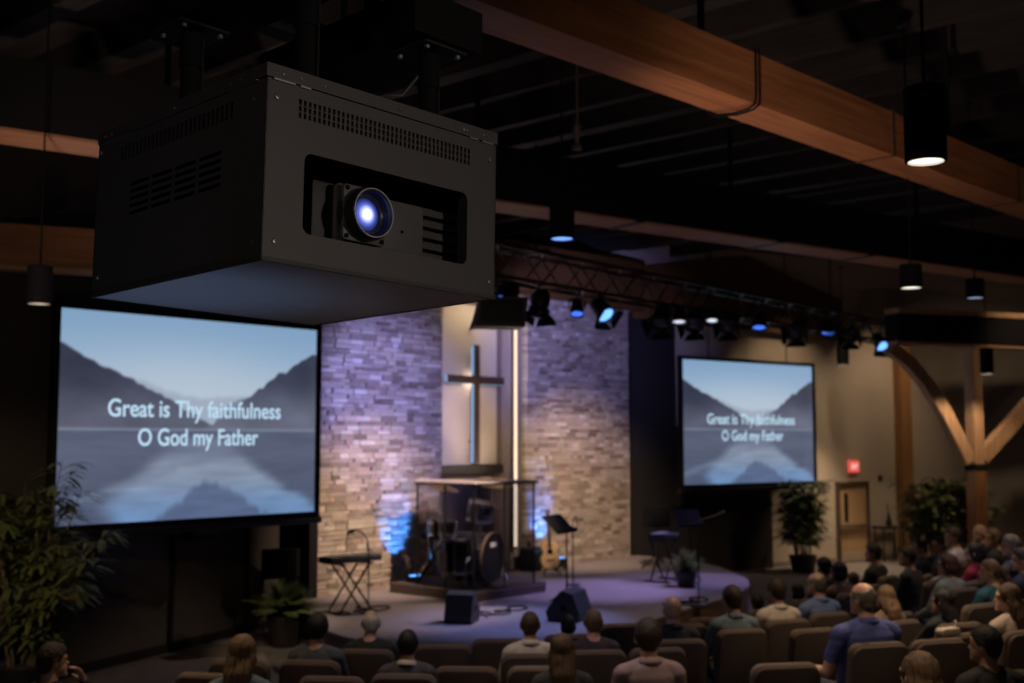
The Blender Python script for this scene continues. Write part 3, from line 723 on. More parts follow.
def stage_light(label, px, py, kind, lens, aim, size=1.0, drop=.30):
    """hangs under the truss where its image column meets the truss axis"""
    p = onp(px, py, T0 + np.array([0, 0, 0]) + np.array([-math.sin(tan_), math.cos(tan_), 0]) * TW * .2, (-math.sin(tan_), math.cos(tan_), 0))
    s = float((p - T0) @ tdir); base = T0 + tdir * s + np.array([-math.sin(tan_), math.cos(tan_), 0]) * (TW * .2)
    top = Vector((base[0], base[1], tz)); c = Vector((p[0], p[1], p[2]))
    t = thing('stage_light', label, 'stage light', c)
    tc_ = Vector((-c.x, -c.y, 0)).normalized(); tl_ = Vector((tc_.y, -tc_.x, 0))
    ax = (tc_ * aim[1] + tl_ * aim[2] + Vector((0, 0, -1))).normalized() if aim[0] == 'cam' else (Vector(aim) - c).normalized()
    q = ax.to_track_quat('Z', 'Y').to_matrix().to_4x4()      # local z looks at the aim
    r = .13 * size; L_ = .30 * size
    side = (q @ Vector((1, 0, 0))); side = Vector((side.x, side.y, 0)).normalized() if abs(side.z) < .95 else Vector((1, 0, 0))
    if kind == 'can':
        MB().lathe([(.0005, -L_ * .55), (r * .5, -L_ * .55), (r * .8, -L_ * .42), (r * .86, -L_ * .2), (r * .8, -L_ * .18), (r, L_ * .1), (r * 1.02, L_ * .5), (r * .93, L_ * .5), (r * .9, L_ * .36)], 24, q).build('housing', BLACK, t, 40)
    else:
        MB().lathe([(.0005, -L_ * .6), (r * .75, -L_ * .6), (r * .9, -L_ * .5), (r * .95, 0), (r * .85, .02), (r * .85, L_ * .18), (r * 1.1, L_ * .2), (r * 1.1, L_ * .45), (r, L_ * .45), (r * .95, L_ * .36)], 24, q).build('housing', BLACK, t, 40)
    MB().lathe([(r * .9, L_ * .37), (r * .5, L_ * .42), (.0005, L_ * .44)], 24, q).build('lens', lens, t, 60)
    if kind == 'doors':
        for k in range(4):
            m2 = q @ Matrix.Rotation(k * PI / 2, 4, 'Z')
            dm = MB(); w0, w1 = r * .85, r * 1.25
            vs = [(-w0, r * 1.02, L_ * .46), (w0, r * 1.02, L_ * .46), (w1, r * 1.45, L_ * .46 + r * .65), (-w1, r * 1.45, L_ * .46 + r * .65)]
            vs += [(x, y + .008, z - .006) for x, y, z in vs]
            dm.add([tuple(m2 @ Vector(v)) for v in vs], [(0, 1, 2, 3), (7, 6, 5, 4), (0, 4, 5, 1), (1, 5, 6, 2), (2, 6, 7, 3), (3, 7, 4, 0)])
            dm.build('barn_door', MATTE, t)
    yk = MB(); up = max(.16 * size, 0); h_ = max((top.z - c.z) - .06, .12)
    for sg in (-1, 1): yk.tube([side * (sg * r * 1.12), side * (sg * r * 1.2) + Vector((0, 0, r * .8)), side * (sg * r * .75) + Vector((0, 0, r * 1.35))], .012, 6)
    yk.tube([side * (-r * .75) + Vector((0, 0, r * 1.35)), side * (r * .75) + Vector((0, 0, r * 1.35))], .012, 6)
    yk.cyl((0, 0, r * 1.35), (0, 0, max(h_, r * 1.5)), .014)
    yk.build('yoke', BLACK, t)
    cl = MB(); zc = top.z - c.z
    cl.cbox((0, 0, zc), (.05, .07, .075)); cl.build('clamp', BLACK, t)
    return c
mid_stage = onz(500, 600, STZ)
tgt = lambda px, py, z=STZ: tuple(onz(px, py, z))
LT = {}
LT['a'] = stage_light('stage light lit blue, hanging nearest the projector housing corner', 505, 298, 'head', BLUEL, ('cam', 1, 0.5), 1.15)
LT['b'] = stage_light('dark stage light with flared barn doors above the stone wall', 540, 305, 'doors', LENSDK, tgt(480, 640), 1.0)
LT['c'] = stage_light('slim stage light with blue lens between the barn door lights', 577, 308, 'can', BLUEL, ('cam', 0.5, 0), .72)
LT['d'] = stage_light('tilted stage light with brilliant blue lens over the right stone wing', 602, 310, 'doors', BLUEHOT, ('cam', 0.75, -0.7), .95)
LT['e'] = stage_light('dark barn door light above the right edge of the stone wall', 661, 318, 'doors', LENSDK, tgt(560, 640), 1.1)
LT['g'] = stage_light('dark barn door light left of the small white lamp', 695, 320, 'doors', LENSDK, tgt(560, 640), 1.1)
LT['h'] = stage_light('dark round stage light above the left of the smaller screen', 729, 323, 'doors', LENSDK, tgt(560, 660), 1.05)
LT['i'] = stage_light('small can with blue lens above the middle of the smaller screen', 759, 321, 'can', BLUEL, ('cam', 0.4, 0), .95)
LT['j'] = stage_light('dark barn door light above the right of the smaller screen', 797, 330, 'doors', LENSDK, tgt(620, 660), 1.15)
LT['k'] = stage_light('blue lensed can near the right end of the truss', 828, 327, 'can', BLUEL, ('cam', 0.4, 0), .95)
LT['l'] = stage_light('dark stage light beside the blue can near the truss end', 851, 335, 'doors', LENSDK, tgt(700, 660), 1.1)
LT['m'] = stage_light('last light on the truss, tilted with brilliant blue lens', 880, 342, 'doors', BLUEHOT, ('cam', 0.8, -0.6), 1.05)
LT['n'] = stage_light('small can with white lens left of a barn door light', 679, 315, 'can', WHITEL, ('cam', 0.3, 0), .85)
LT['o'] = stage_light('tiny can with pale lens between two dark barn door lights', 712, 315, 'can', WHITEL, ('cam', 0.4, 0), .75)
# flown speaker beside the projector
p = atd(497, 317, 13.6)
fs = thing('flown_speaker', 'black wedge speaker hung from the truss above the cross', 'speaker', (p[0], p[1], p[2] - .12), PHI - PI / 2 + R(10))
MB().prism([(-.30, -.15), (.30, -.15), (.34, .20), (-.20, .20)], -.2, .2, Matrix(((1, 0, 0, 0), (0, 0, 1, 0), (0, 1, 0, .14), (0, 0, 0, 1)))).build('cabinet', DKPLASTIC, fs)
MB().rbox((-.22, -.215, .03), (.27, -.2, .30), .02).build('grille', MATS['speaker_grille'], fs, 30)
MB().cyl((0, 0, .25), (0, 0, tz - (p[2] - .12)), .02).build('bracket', BLACK, fs)

# sprinkler pipe below the purlins
p = atd(577, 150, 9.0)
spk = thing('sprinkler', 'small brown sprinkler drop hanging below the dark purlins', 'sprinkler', p)
MB().cyl((0, 0, .2), (0, 0, CEIL - p[2] - .33), .012).build('pipe', M('brown_pipe', (.03, .022, .017), .7), spk)
MB().lathe([(.035, .2), (.03, .12), (.022, .1), (.022, .05), (.04, .03), (.04, 0), (.0005, 0)], 14).build('head', M('brown_pipe', (.03, .022, .017), .7), spk, 40)

# ------------------------------------------------------------------ timber frame at right
YPX = 975
def frame_pt(px, py): 
    return onp(px, py, QF, NF)
QF = atd(975, 440, 23.2); fa = R(-28); NF = (-math.sin(fa), math.cos(fa), 0)
base = frame_pt(976, 467); top_ = frame_pt(975, 345)
tf = thing('timber_post', 'timber post with curved braces branching to the beam at far right', 'timber frame', (base[0], base[1], 0), fa)
def fl(px, py): 
    p = frame_pt(px, py); d_ = p - np.array([base[0], base[1], 0]); return (float(d_[0] * math.cos(fa) + d_[1] * math.sin(fa)), float(p[2]))
def slab(mb, pts, wd, th):
    """bent timber following pts in the frame's plane"""
    L_, R_ = [], []
    for i, (x, z) in enumerate(pts):
        x0, z0 = pts[max(i - 1, 0)]; x1, z1 = pts[min(i + 1, len(pts) - 1)]; dx, dz = x1 - x0, z1 - z0; n_ = math.hypot(dx, dz)
        L_.append((x - dz / n_ * wd / 2, z + dx / n_ * wd / 2)); R_.append((x + dz / n_ * wd / 2, z - dx / n_ * wd / 2))
    rs = [[(l[0], -th / 2, l[1]), (r[0], -th / 2, r[1]), (r[0], th / 2, r[1]), (l[0], th / 2, l[1])] for l, r in zip(L_, R_)]
    mb.rings(rs, True)
zj = fl(975, 466)[1]; zt2 = fl(975, 347.5)[1]
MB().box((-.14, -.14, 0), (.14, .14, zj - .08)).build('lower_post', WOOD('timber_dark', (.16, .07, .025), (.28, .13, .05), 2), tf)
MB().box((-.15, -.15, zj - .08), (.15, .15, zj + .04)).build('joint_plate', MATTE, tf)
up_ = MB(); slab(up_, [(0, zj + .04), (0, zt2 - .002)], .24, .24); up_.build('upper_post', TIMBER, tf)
br = MB(); slab(br, [fl(969, 462), fl(957, 437), fl(943, 410), fl(926, 383), fl(908, 362), fl(890, 348)], .26, .18); br.build('curved_brace', TIMBER, tf)
br = MB(); slab(br, [fl(981, 458), fl(996, 441), fl(1014, 421), fl(1034, 398), fl(1060, 372)], .28, .18); br.build('curved_brace', TIMBER, tf)
tb_ = thing('steel_beam', 'deep black beam with timber underside on the timber post at right', 'beam', (base[0], base[1], zt2), fa)
x0 = fl(892, 348)[0]; hb_ = fl(950, 322)[1] - fl(950, 347)[1]
MB().box((x0, -.2, .06), (6, .2, hb_ + .1)).build('web', MATTE, tb_)
MB().box((x0, -.16, 0), (6, .16, .06)).build('timber_soffit', TIMBER, tb_)
MB().box((x0, -.24, hb_ + .1), (6, .2, hb_ + .2)).build('timber_cap', TIMBER, tb_)
sC, zC = along_right(900, 450, .0)
colm = thing('wall_post', 'brown timber post standing against the beige right wall', 'post', tuple(rmat @ Vector((sC, -.12, 0))), wr_ang)
MB().box((-.17, -.12, .3), (.17, .12, 5.3)).build('timber', WOOD('timber_dark2', (.24, .11, .04), (.38, .19, .075), 2), colm)
MB().box((-.2, -.15, 0), (.2, .12, .3)).build('plinth', MATS['timber_dark'], colm)

# door, exit sign, side table
sD0, zD1 = along_right(835, 482); sD1, _ = along_right(866, 482)
dm = rmat
doorw = sD1 - sD0
dr = struct(thing('door_1', 'tan wooden exit door with narrow glass and push bar', 'door', tuple(dm @ Vector((sD0, 0, 0))), wr_ang))
dh = zD1
MB().box((.06, -.05, .01), (doorw - .06, -.005, dh - .06)).build('leaf', WOOD('door_wood', (.30, .18, .09), (.42, .27, .15), 2), dr)
fr_ = MB(); fr_.box((0, -.10, 0), (.06, 0, dh)); fr_.box((doorw - .06, -.10, 0), (doorw, 0, dh)); fr_.box((0, -.10, dh - .06), (doorw, 0, dh)); fr_.build('frame', M('door_frame', (.06, .04, .03), .6), dr)
MB().rbox((.22, -.058, dh * .5), (.34, -.05, dh * .86), .01).build('vision_pane', M('door_glass', (.01, .01, .012), .1), dr)
MB().box((.08, -.12, dh * .44), (doorw - .1, -.075, dh * .47)).build('push_bar', STEEL, dr)
MB().box((.08, -.058, .03), (doorw - .08, -.05, .24)).build('kick_plate', M('kick', (.45, .36, .26), .4, .3), dr)
sE, zE = along_right(852.5, 467)
ex = thing('exit_sign', 'small glowing red exit sign above the wooden door', 'exit sign', tuple(dm @ Vector((sE, -.0, zE - .12))), wr_ang)
MB().rbox((-.15, -.07, 0), (.15, 0, .27), .02).build('housing', E('exit_red', (.75, .10, .07), 1.0), ex)
me = text_mesh('EXIT', 1.0)
for v in me.vertices: v.co = (v.co.x * .10, -.073 - v.co.z * .5, v.co.y * .17 + .075)
link('lettering', me, E('exit_text', (1., .75, .68), 1.0), ex)
sT, _ = along_right(881, 530)
tbx = thing('side_table', 'narrow dark side table against the wall beside the wooden door', 'table', tuple(dm @ Vector((sT, -.25, 0))), wr_ang)
tz_ = along_right(881, 526, .25)[1]
MB().rbox((-.38, -.18, tz_ - .06), (.38, .18, tz_), .02, axis=2).build('top', M('dark_walnut', (.04, .025, .02), .5), tbx)
for sx_ in (-.32, .32):
    for sy_ in (-.13, .13): MB().cyl((sx_, sy_, 0), (sx_, sy_, tz_ - .06), .02).build('leg', MATS['dark_walnut'], tbx)
vs_ = thing('vase', 'slim dark vase on the side table beside the door', 'vase', tuple(dm @ Vector((sT, -.25, tz_))), wr_ang)
MB().lathe([(.0005, 0), (.05, 0), (.07, .06), (.05, .16), (.025, .24), (.03, .28), (.02, .275), (.015, .2)], 20).build('body', DKPLASTIC, vs_, 60)
MB().tube([(0, 0, .2), (-.02, 0, .36), (-.05, 0, .5)], .012).build('stem', M('dry_twig', (.1, .07, .05), .8), vs_)
sW, zW = along_right(880, 478)
thm = MB().rbox((-.06, -.03, -.06), (.06, 0, .06), .015); thm.xf(Matrix.Translation(dm @ Vector((sW, 0, zW))) @ Matrix.Rotation(wr_ang, 4, 'Z')); tag(thm.build('thermostat', DKPLASTIC), 'small dark wall control above the side table', 'wall control')

# ------------------------------------------------------------------ things on the stage
def yaw_mat(loc, rz): return Matrix.Translation(loc) @ Matrix.Rotation(rz, 4, 'Z')
# drum riser and shield
rc = onz(475, 592, STZ + .15); RX, RY = float(rc[0]), float(rc[1])
rx1 = float(onz(545, 576, STZ + .15)[0]); RW = float(onp(546, 580, (0, RY, 0), (0, 1, 0))[0]) - RX; RD = float(onp(392, 575, (RX, 0, 0), (1, 0, 0))[1]) - RY
SW = float(onp(534, 580, (0, RY + .06, 0), (0, 1, 0))[0]) - RX; SD = float(onp(417, 575, (RX + .03, 0, 0), (1, 0, 0))[1]) - RY
RZ = STZ + .15
ris = thing('drum_riser', 'low brown carpeted platform under the drum kit', 'platform', (RX, RY, STZ))
MB().rbox((-.05, 0, 0), (RW, RD, .15), .015, axis=2).build('deck', M('riser_carpet', (.085, .062, .052), .9, 0, .2, 12.), ris)
MB().box((-.055, -.006, .11), (RW + .005, 0, .135)).build('edge_trim', M('riser_edge', (.2, .14, .1), .6), ris)
def glass_mat():
    m = bpy.data.materials.new('clear_acrylic'); m.use_nodes = True; nt = m.node_tree; nt.nodes.clear(); L = nt.links.new
    o = nt.nodes.new('ShaderNodeOutputMaterial'); mx = nt.nodes.new('ShaderNodeMixShader'); t = nt.nodes.new('ShaderNodeBsdfTransparent'); g = nt.nodes.new('ShaderNodeBsdfGlossy')
    lw = nt.nodes.new('ShaderNodeLayerWeight'); lw.inputs['Blend'].default_value = .12
    t.inputs[0].default_value = (.86, .87, .9, 1); g.inputs['Roughness'].default_value = .04; g.inputs['Color'].default_value = (.8, .8, .85, 1)
    L(lw.outputs['Fresnel'], mx.inputs[0]); L(t.outputs[0], mx.inputs[1]); L(g.outputs[0], mx.inputs[2]); L(mx.outputs[0], o.inputs[0]); return m
ACR = glass_mat()
SHH = 1.56
shd = thing('drum_shield', 'clear acrylic drum shield with black posts and frosted lid around the drums', 'drum shield', (RX, RY, RZ))
sx0, sx1, sy0, sy1 = .03, SW, .06, SD
for x, y in ((sx0, sy0), (sx1, sy0), (sx0, sy1), (sx1, sy1), ((sx0 + sx1) / 2, sy0), (sx0, (sy0 + sy1) / 2)):
    MB().box((x - .011, y - .011, 0), (x + .011, y + .011, SHH)).build('post', BLACK, shd)
for lo, hi in (((sx0, sy0 - .003, .02), ((sx0 + sx1) / 2 - .02, sy0 + .003, SHH - .02)), (((sx0 + sx1) / 2 + .02, sy0 - .003, .02), (sx1, sy0 + .003, SHH - .02)), ((sx0 - .003, sy0, .02), (sx0 + .003, (sy0 + sy1) / 2 - .02, SHH - .02)), ((sx0 - .003, (sy0 + sy1) / 2 + .02, .02), (sx0 + .003, sy1, SHH - .02)), ((sx1 - .003, sy0, .02), (sx1 + .003, sy1, SHH - .02))):
    MB().box(lo, hi).build('clear_panel', ACR, shd)
def frosted():
    m = bpy.data.materials.new('frosted_lid'); m.use_nodes = True; nt = m.node_tree; nt.nodes.clear(); L = nt.links.new
    o = nt.nodes.new('ShaderNodeOutputMaterial'); mx = nt.nodes.new('ShaderNodeMixShader'); t = nt.nodes.new('ShaderNodeBsdfTransparent'); g = nt.nodes.new('ShaderNodeBsdfDiffuse')
    g.inputs['Color'].default_value = (.7, .6, .62, 1); mx.inputs[0].default_value = .4
    L(t.outputs[0], mx.inputs[1]); L(g.outputs[0], mx.inputs[2]); L(mx.outputs[0], o.inputs[0]); return m
MB().box((sx0 - .05, sy0 - .05, SHH), (sx1 + .05, sy1, SHH + .025)).build('lid', frosted(), shd)
rl = MB()
for lo, hi in (((sx0 - .06, sy0 - .06, SHH - .03), (sx1 + .06, sy0 - .03, SHH)), ((sx0 - .06, sy0 - .06, SHH - .03), (sx0 - .03, sy1, SHH)), ((sx1 + .03, sy0 - .06, SHH - .03), (sx1 + .06, sy1, SHH))): rl.box(lo, hi)
rl.build('top_rail', BLACK, shd)
# drums
SHELL = M('drum_shell', (.012, .011, .014), .2, 0, .1, 4., 0, coat=.5); HEADW = M('drum_head', (.55, .5, .47), .5); HEADB = M('drum_head_black', (.012, .012, .013), .35)
GOLD = M('cymbal_bronze', (.55, .38, .18), .28, .95, .1)
def drum(mb_s, r, h): return mb_s.lathe([(r, 0), (r, h)], 36)
def lugs(parent, r, z0, z1, n, mat4):
    mb = MB()
    for k in range(n):
        a = 2 * PI * (k + .5) / n; mb.cyl(tuple(mat4 @ Vector(((r + .018) * math.cos(a), (r + .018) * math.sin(a), z0))), tuple(mat4 @ Vector(((r + .018) * math.cos(a), (r + .018) * math.sin(a), z1))), .008, n=6)
    mb.build('tension_rod', CHROME, parent, 60)
def hoop(parent, r, z, mat4, mt=CHROME):
    MB().lathe([(r, z - .018), (r + .012, z - .018), (r + .012, z + .018), (r, z + .018)], 40, mat4).build('hoop', mt, parent, 40)
def tripod(parent, h, spread=.28, r=.011, mat=CHROME, name='leg'):
    for k in range(3):
        a = 2 * PI * k / 3 + .4
        MB().tube([(0, 0, h), (spread * math.cos(a), spread * math.sin(a), .015)], r, 6).build(name, mat, parent)
# bass drum: axis towards the audience
bdp = onz(494, 585, RZ)
bx, by = float(onY(493, 570, RY + .36)[0]), RY + .36
IB = Matrix.Translation((0, 0, .31)) @ Matrix.Rotation(PI / 2, 4, 'X')     # local z -> -y (towards the audience)
bd = thing('bass_drum', 'black bass drum with dark front head and pale mark facing the audience', 'drum', (bx, by, RZ), R(14))
MB().lathe([(.28, -.42), (.285, -.42), (.285, 0), (.28, 0)], 44, IB).build('shell', SHELL, bd, 40)
hoop(bd, .28, 0, IB, M('hoop_bronze', (.32, .22, .15), .35, .6)); hoop(bd, .28, -.42, IB)
MB().lathe([(.0005, .004), (.282, .004), (.282, -.004), (.0005, -.004)], 40, IB).build('front_head', HEADB, bd)
MB().lathe([(.0005, -.424), (.282, -.424)], 40, IB).build('rear_head', HEADW, bd)
MB().rbox((-.08, -.012, .31 + .12), (.06, -.004, .31 + .175), .02).build('badge', M('badge_white', (.7, .68, .64), .5), bd)
lugs(bd, .285, -.42, 0, 8, IB)
for s_ in (-1, 1): MB().tube([(s_ * .26, .14, .24), (s_ * .38, .02, .012)], .012, 8).build('spur', CHROME, bd)
# rack tom on the bass drum
MB().cyl((0, .22, .58), (0, .22, .74), .014).build('tom_post', CHROME, bd)
def tom(label, loc, r, h, tilt, legs=None, stand=None, head=HEADW, name='tom_drum'):
    t = thing(name, label, 'drum', loc)
    mt = Matrix.Translation((0, 0, 0 if stand is None else stand)) @ Matrix.Rotation(R(tilt), 4, 'X')
    if legs: mt = Matrix.Translation((0, 0, legs))
    MB().lathe([(r - .004, 0), (r, 0), (r, h), (r - .004, h)], 36, mt).build('shell', SHELL, t, 40)
    hoop(t, r, h, mt); hoop(t, r, 0, mt)
    MB().lathe([(.0005, h), (r, h)], 32, mt).build('head', head, t); MB().lathe([(r, 0), (.0005, 0)], 32, mt).build('head', head, t)
    lugs(t, r, 0, h, 6, mt)
    if legs:
        for k in range(3):
            a = 2 * PI * k / 3; MB().tube([((r + .02) * math.cos(a), (r + .02) * math.sin(a), legs + h * .6), ((r + .02) * math.cos(a), (r + .02) * math.sin(a), .06), ((r + .05) * math.cos(a), (r + .05) * math.sin(a), .008)], .009, 6).build('leg', CHROME, t)
    return t
t1 = tom('black rack tom above the bass drum', (bx + .0, by + .26, RZ + .74), .15, .19, 12, name='tom_drum'); MB().cyl((0, 0, 0), (0, -.03, -.16), .014).build('mount', CHROME, t1)
t2 = tom('black tom on three legs left of the bass drum', (bx - .42, by + .25, RZ), .185, .36, 0, legs=.16, name='floor_tom')
sn = tom('pale headed snare drum on a stand behind the bass drum', (bx - .12, by + .86, RZ), .17, .14, 0, stand=.55, name='snare_drum'); tripod(sn, .35); MB().cyl((0, 0, .3), (0, 0, .55), .012).build('stand_post', CHROME, sn)
t3 = tom('black floor tom right behind the bass drum', (bx + .55, by + .75, RZ), .19, .38, 0, legs=.14, name='floor_tom')
def cymbal(label, loc, r, h, tilt, az, hat=False):
    t = thing('hi_hat' if hat else 'cymbal_stand', label, 'cymbal', loc)
    MB().cyl((0, 0, .2), (0, 0, h), .011).build('post', CHROME, t); tripod(t, .45, .26)
    mt = Matrix.Translation((0, 0, h)) @ Matrix.Rotation(az, 4, 'Z') @ Matrix.Rotation(R(tilt), 4, 'X')
    pr = [(.0005, .035), (.02, .033), (.045, .02), (r * .6, .008), (r, -.004), (r, -.006), (r * .6, .005), (.045, .016), (.0005, .03)]
    MB().lathe(pr, 32, mt).build('cymbal', GOLD, t, 60)
    if hat: MB().lathe([(q, -z - .03) for q, z in pr], 32, mt).build('cymbal', GOLD, t, 60)
    MB().cyl((0, 0, h), (0, 0, h + .06), .008).build('wing_nut', CHROME, t)
cymbal('tall crash cymbal on the left of the drum kit', (bx - .36, by + .66, RZ), .22, 1.12, 16, .3)
cymbal('ride cymbal on the right of the drum kit', (bx + .45, by + .4, RZ), .25, 1.16, 14, -.5)
cymbal('pair of hi hat cymbals low behind the left tom', (bx - .26, by + 1.0, RZ), .17, .82, 3, 0, True)
st = thing('drum_stool', 'round black drum stool behind the drum kit', 'stool', (bx + .1, by + 1.22, RZ))
MB().lathe([(.0005, .46), (.15, .46), (.17, .48), (.17, .53), (.14, .55), (.0005, .55)], 24).build('seat', MATTE, st, 40); MB().cyl((0, 0, .2), (0, 0, .46), .02).build('post', CHROME, st); tripod(st, .25, .24)
for o_ in [q for q in bpy.data.objects if q.get('category') in ('drum', 'cymbal', 'stool')]:
    o_.scale = (1.32, 1.32, 1.32); o_.location.x = bx + (o_.location.x - bx) * 1.1; o_.location.y = by + (o_.location.y - by) * 1.12; o_.location.z = RZ + (o_.location.z - RZ) * 1.32
# amplifiers at the right of the riser
def amp(label, px, py, w, h, d, dz=0):
    p = onz(px, py, STZ); t = thing('amplifier', label, 'amplifier', (p[0], p[1], STZ), R(8))
    MB().rbox((-w / 2, 0, 0), (w / 2, d, h), .02).build('cabinet', DKPLASTIC, t, 30)
    MB().rbox((-w / 2 + .03, -.012, .03), (w / 2 - .03, 0, h - .12), .015).build('grille', MATS['speaker_grille'], t, 30)
    MB().box((-w / 2 + .03, -.01, h - .10), (w / 2 - .03, 0, h - .03)).build('control_panel', STEEL, t)
    hd = MB().tube([(-.1, d / 2, h), (-.08, d / 2, h + .03), (.08, d / 2, h + .03), (.1, d / 2, h)], .01, 6).build('handle', DKPLASTIC, t)
amp('black amplifier cabinet on the stage between drum shield and guitar', 537, 571, .34, .42, .26)
# guitar on a stand
gp = onz(551, 575.5, STZ)
gt = thing('acoustic_guitar', 'blond acoustic guitar leaning on a stand by the drum shield', 'guitar', (gp[0], gp[1], STZ), R(-34))
lean = Matrix.Translation((0, 0, .12)) @ Matrix.Rotation(R(-12), 4, 'X')
out = []
for k in range(48):
    a = 2 * PI * k / 48; z = -math.cos(a); s_ = math.sin(a)
    w = .19 * (1 - .12 * (z + 1) / 2) * (1 - .33 * math.exp(-((z - .15) / .28) ** 2))
    out.append((w * s_ / max(abs(s_), .35) * min(1, abs(s_) ** .55) * (1 if abs(s_) > .35 else abs(s_) / .35 * .8 + .2) if abs(s_) > .001 else 0, .24 + .24 * z))
gm = Matrix(((1, 0, 0, 0), (0, 0, 1, 0), (0, 1, 0, 0), (0, 0, 0, 1)))
MB().prism(out, .004, .1, lean @ gm).build('body', M('guitar_side', (.25, .12, .05), .35), gt)
MB().prism(out, 0, .004, lean @ gm).build('soundboard', WOOD('spruce', (.62, .40, .18), (.78, .55, .28), 2), gt)
fm2 = lean @ Matrix.Translation((0, -.002, .29)) @ Matrix.Rotation(PI / 2, 4, 'X')
MB().lathe([(.0005, .001), (.05, .001), (.05, -.001)], 24, fm2).build('sound_hole', MATTE, gt)
MB().box((-.028, -.02, .36), (.028, .012, .86), lean).build('neck', M('neck_wood', (.06, .035, .025), .5), gt)
MB().box((-.04, -.012, .86), (.04, .012, 1.02), lean).build('headstock', M('neck_wood', (.06, .035, .025), .5), gt)
MB().box((-.07, -.012, .13), (.07, 0, .155), lean).build('bridge', MATS['neck_wood'], gt)
gs = thing('guitar_stand', 'black folding stand holding the blond guitar', 'guitar stand', (gp[0], gp[1], STZ), R(-34))
for s_ in (-1, 1): MB().tube([(s_ * .15, -.12, .01), (s_ * .1, .12, .12), (s_ * .04, .2, .45)], .012, 6).build('leg', BLACK, gs)
MB().tube([(0, .36, .01), (0, .2, .45)], .012, 6).build('leg', BLACK, gs)
MB().tube([(-.12, -.06, .11), (-.12, .04, .10), (.12, .04, .10), (.12, -.06, .11)], .011, 6).build('cradle', BLACK, gs)
# music stands
def music_stand(label, px, py, h, w, dh, tilt, rz, round_base=False, paper=False):
    p = onz(px, py, STZ); t = thing('music_stand', label, 'music stand', (p[0], p[1], STZ), rz)
    MB().tube([(0, 0, .05), (0, 0, h - .1)], .013, 8).build('post', BLACK, t)
    tripod(t, .2, .27, .011, BLACK)
    mt = Matrix.Translation((0, 0, h - .12)) @ Matrix.Rotation(R(tilt), 4, 'X')
    d_ = MB(); d_.box((-w / 2, -.006, 0), (w / 2, .006, dh), mt); d_.box((-w / 2, -.06, -.006), (w / 2, .006, .006), mt); d_.box((-w / 2, -.06, 0), (w / 2, -.054, .025), mt)
    d_.build('desk', MATTE, t)
    if paper: MB().box((-w * .4, -.012, .01), (w * .35, -.008, dh * 1.15), mt).build('sheet', M('paper', (.35, .33, .32), .7), t)
    return t
music_stand('black music stand at centre stage before the guitar', 567, 602, 1.12, .56, .36, -48, R(10))
ms2 = music_stand('black music stand on the right of the stage beside the small keyboard', 691, 583, 1.05, .46, .3, -30, R(-28), paper=False)
# microphones on stands
def mic_stand(label, px, py, h, boom, rz, z=STZ, rd=True):
    p = onz(px, py, z); t = thing('microphone_stand', label, 'microphone stand', (p[0], p[1], z), rz)
    MB().tube([(0, 0, .02), (0, 0, h)], .011, 8).build('post', BLACK, t)
    if rd: MB().lathe([(.0005, .03), (.03, .03), (.12, .018), (.13, 0), (.0005, 0)], 24).build('base', BLACK, t, 40)
    else: tripod(t, .25, .3, .01, BLACK)
    e_ = (boom * .95, 0, h + boom * .25)
    if boom: MB().tube([(-.14, 0, h - .04), e_], .008, 6).build('boom', BLACK, t)
    mcp = e_ if boom else (0, 0, h)
    mi = MB().capsule((mcp[0], 0, mcp[2]), (mcp[0] + .1, 0, mcp[2] + .03), .012, .017, 10).build('microphone', DKPLASTIC, t, 60)
    MB().ell((mcp[0] + .13, 0, mcp[2] + .04), (.026, .026, .026), 12, 8).build('mic_grille', STEEL, mi, 180)
mic_stand('round based microphone stand at the right front of the stage', 699, 606, 1.2, .3, R(-30))
mic_stand('thin microphone stand behind the centre music stand', 573, 585, 1.05, .0, R(10))
mic_stand('short tripod microphone stand beside the left floor monitor', 466, 618, .72, .0, R(30), rd=False)
# floor monitors
def wedge(label, px, py, rz, w=.62, k=1.0):
    p = onz(px, py, STZ); t = thing('floor_monitor', label, 'floor monitor', (p[0], p[1], STZ), rz)
    prof = [(-.2 * k, 0), (.2 * k, 0), (.24 * k, .12 * k), (.02 * k, .40 * k), (-.12 * k, .36 * k), (-.22 * k, .1 * k)]
    mt = Matrix(((0, 0, 1, 0), (1, 0, 0, 0), (0, 1, 0, 0), (0, 0, 0, 1)))
    MB().prism(prof, -w / 2, w / 2, mt).build('cabinet', DKPLASTIC, t)
    a_ = math.atan2(.28, -.22); gmt = Matrix.Translation((0, .135 * k, .262 * k)) @ Matrix.Rotation(R(38), 4, 'X')
    MB().rbox((-w / 2 + .03, -.002, -.15 * k), (w / 2 - .03, .012, .15 * k), .02, mat=gmt).build('grille', MATS['speaker_grille'], t, 30)
    for s_ in (-1, 1): MB().cyl((s_ * w / 2, 0, .18 * k), (s_ * (w / 2 + .006), 0, .18 * k), .04, n=16).build('side_port', MATTE, t)
wedge('black wedge floor monitor at centre stage front beneath the music stand', 570, 619, R(22), .62)
wedge('black wedge floor monitor on stage left of centre, before the drum riser', 462, 622, R(-62), .36)
